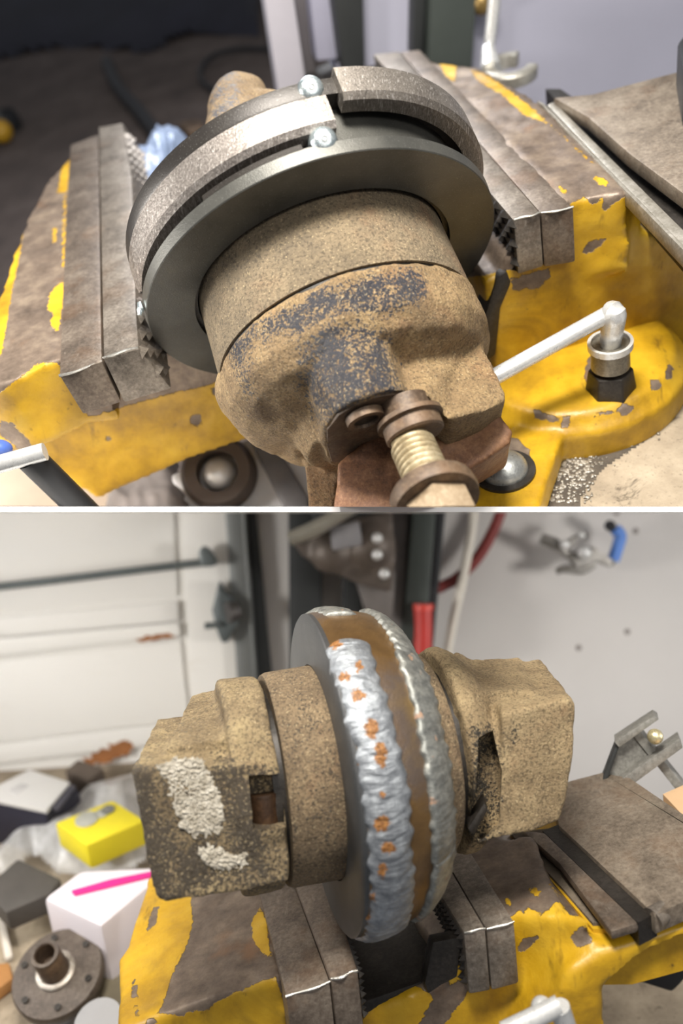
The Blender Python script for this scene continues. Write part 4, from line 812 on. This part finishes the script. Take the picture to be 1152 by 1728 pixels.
CLB = cast('collar_iron_gold', (158, 136, 104), (90, 75, 56), (62, 54, 44), 1.0)
flat_paint = lambda v0: {'paint': lambda pp, v: np.full(len(pp), float(v0))}
link_obj('left_collar', lathe(CB, A, LB([(.002, .04), (.002, .0525), (-.022, .0520), (-.0245, .0510), (-.0245, .04)]), 160, close=True), CLB, wd, attrs=flat_paint(-10))
link_obj('right_collar', lathe(CB, A, LB([(.044, .03), (.044, .0535), (.056, .0520), (.058, .0500), (.058, .03)]), 160, close=True), CLB, wd, attrs=flat_paint(-24))
link_obj('joint_gap', lathe(CB, A, LB([(-.030, .03), (-.030, .0430), (.064, .0430), (.064, .03)]), 96, close=True), BLACKIRON, wd)
# left cast ear
def cp(px, w): pl = (bl_(0, 0, w), wA); return [on(pl, x, y) for x, y in px]
bv = V(-.004, .075, .006)
ear = prism(cp([(219, 1300), (300, 1294), (380, 1292), (432, 1290), (470, 1320), (484, 1400), (488, 1486), (436, 1500), (350, 1514), (285, 1524), (264, 1516), (252, 1484), (236, 1390)], .049), bv)
step = prism(cp([(278, 1262), (372, 1245), (440, 1250), (440, 1400), (300, 1400)], .034), V(0, .074, .010))
hub = lathe(CB, A, LB([(-.0475, .02), (-.0475, .050), (-.046, .0515), (-.044, .0517), (-.0285, .0515), (-.0275, .0505), (-.0275, .02)]), 120, close=True)
slot = prism(cp([(434, 1342), (500, 1338), (504, 1436), (442, 1440)], .080), -wA * .042)
le = rough(fuse([ear, step, hub], .0014, 6, cuts=[slot]), .0009, 60, 2)
blk_l = [[(215, 1280), (240, 1290), (262, 1400), (285, 1500), (300, 1530), (262, 1520), (240, 1450)], [(300, 1440), (345, 1420), (350, 1480), (300, 1500)], [(360, 1270), (420, 1280), (410, 1330), (370, 1310)], [(385, 1340), (432, 1330), (440, 1470), (400, 1440)], [(262, 1400), (285, 1380), (290, 1440), (270, 1450)]]
link_obj('cast_ear', le, CAST2, wd, attrs={'paint': lambda pp, v: np.clip(patches(pp, blk_l), -14, 10) + np.where(pp[:, 1] > 1292, 18, -4)}).__setitem__('label', 'left cast ear with a pale crust on its face')  # front face set darker than the tan top
pin = link_obj('needle_cap', cyl(bl_(-.0345, -.030, .036), bl_(-.0345, .006, .038), .0075, .0075, 28), DARKRUST, wd, bevel=.001)
# crust of scale on the face of the left ear
def crust(poly, w, h, seed):
    poly = np.array(poly, float); x0, y0 = poly.min(0) - 3; x1, y1 = poly.max(0) + 3; nx, ny = int((x1 - x0) / 1.1), int((y1 - y0) / 1.1)
    gx, gy = np.meshgrid(np.linspace(x0, x1, nx), np.linspace(y0, y1, ny)); pts = np.stack([gx.ravel(), gy.ravel()], 1); pl = (bl_(0, 0, w), wA)
    s = sdf(pts, poly); s = s + np.array([mnoise.fractal(Vector((p[0] * .09, p[1] * .09, seed)), 1, 2, 4) for p in pts]) * 10
    v = []; f = []; idx = {}
    for i in np.nonzero(s > 0)[0]:
        idx[i] = len(v); k = mnoise.fractal(Vector((pts[i][0] * .22, pts[i][1] * .22, seed + 5)), .7, 2, 5)
        v.append(on(pl, *pts[i]) + wA * (h * min(1, s[i] / 9) * (.7 + .8 * k) - .0002))
    for r in range(ny - 1):
        for c in range(nx - 1):
            ww = [r * nx + c, r * nx + c + 1, (r + 1) * nx + c + 1, (r + 1) * nx + c]
            if all(a in idx for a in ww): f.append(tuple(idx[a] for a in ww))
    return np.array(v), f
k = M('pale_crust', .85); cc = k.ramp(k.noise(240, 6, .75), [(.3, lin(128, 118, 100)), (.5, lin(186, 178, 162)), (.68, lin(222, 216, 202))])
cc = k.mix(k.step(k.noise(110, 3, .5), .66, .70), cc, lin(176, 112, 52)); k.col(cc); k.bump(k.noise(500, 6, .75), .0015, .8); CRUST = k.m
link_obj('pale_crust', crust([(262, 1292), (300, 1278), (338, 1276), (360, 1310), (372, 1345), (380, 1380), (372, 1408), (330, 1412), (306, 1398), (296, 1375), (284, 1340), (274, 1312)], .0494, .0009, 1.), CRUST, wd)
link_obj('pale_crust', crust([(332, 1436), (350, 1424), (372, 1430), (395, 1440), (416, 1442), (416, 1464), (380, 1470), (345, 1460)], .0494, .0009, 4.), CRUST, wd)
# right cast ear
ear2 = prism(cp([(846, 1205), (880, 1196), (940, 1184), (966, 1180), (972, 1190), (969, 1260), (956, 1350), (947, 1386), (900, 1403), (850, 1414), (800, 1426), (826, 1400), (842, 1350), (846, 1290)], .052), V(0, .076, .008))
neck = prism(cp([(760, 1215), (778, 1150), (808, 1168), (900, 1162), (912, 1180), (880, 1200), (856, 1210), (800, 1215)], .034), V(.004, .059, .007))
hub2 = lathe(CB, A, LB([(.0625, .02), (.0625, .0510), (.064, .0522), (.070, .0522), (.078, .047), (.084, .036), (.084, .02)]), 120, close=True)
low2 = prism(cp([(770, 1400), (800, 1410), (836, 1398), (830, 1330), (800, 1330), (778, 1360)], .010), V(0, .05, .005))
hollow = prism(cp([(806, 1240), (832, 1226), (848, 1300), (843, 1396), (812, 1424), (782, 1416), (802, 1330)], .075), ray(820, 1320) * .044)
re_ = rough(fuse([ear2, neck, hub2, low2], .0014, 9, cuts=[hollow]), .0009, 60, 12)
blk_r = [[(852, 1232), (900, 1208), (884, 1228), (862, 1250)], [(790, 1225), (832, 1222), (845, 1300), (840, 1390), (800, 1430), (774, 1400), (790, 1320)], [(800, 1400), (850, 1412), (940, 1392), (940, 1410), (800, 1440)]]  # the outline over the hollow paints its shade into the colour
link_obj('cast_ear', re_, CASTB, wd, attrs={'paint': lambda pp, v: np.clip(patches(pp, blk_r), -30, 26) - 4})['label'] = 'right cast ear of clean tan iron'
link_obj('bearing_block', prism(cp([(787, 1400), (818, 1352), (824, 1368), (800, 1412)], .046), V(.002, .03, .002)), BLACKIRON, wd, bevel=.002)
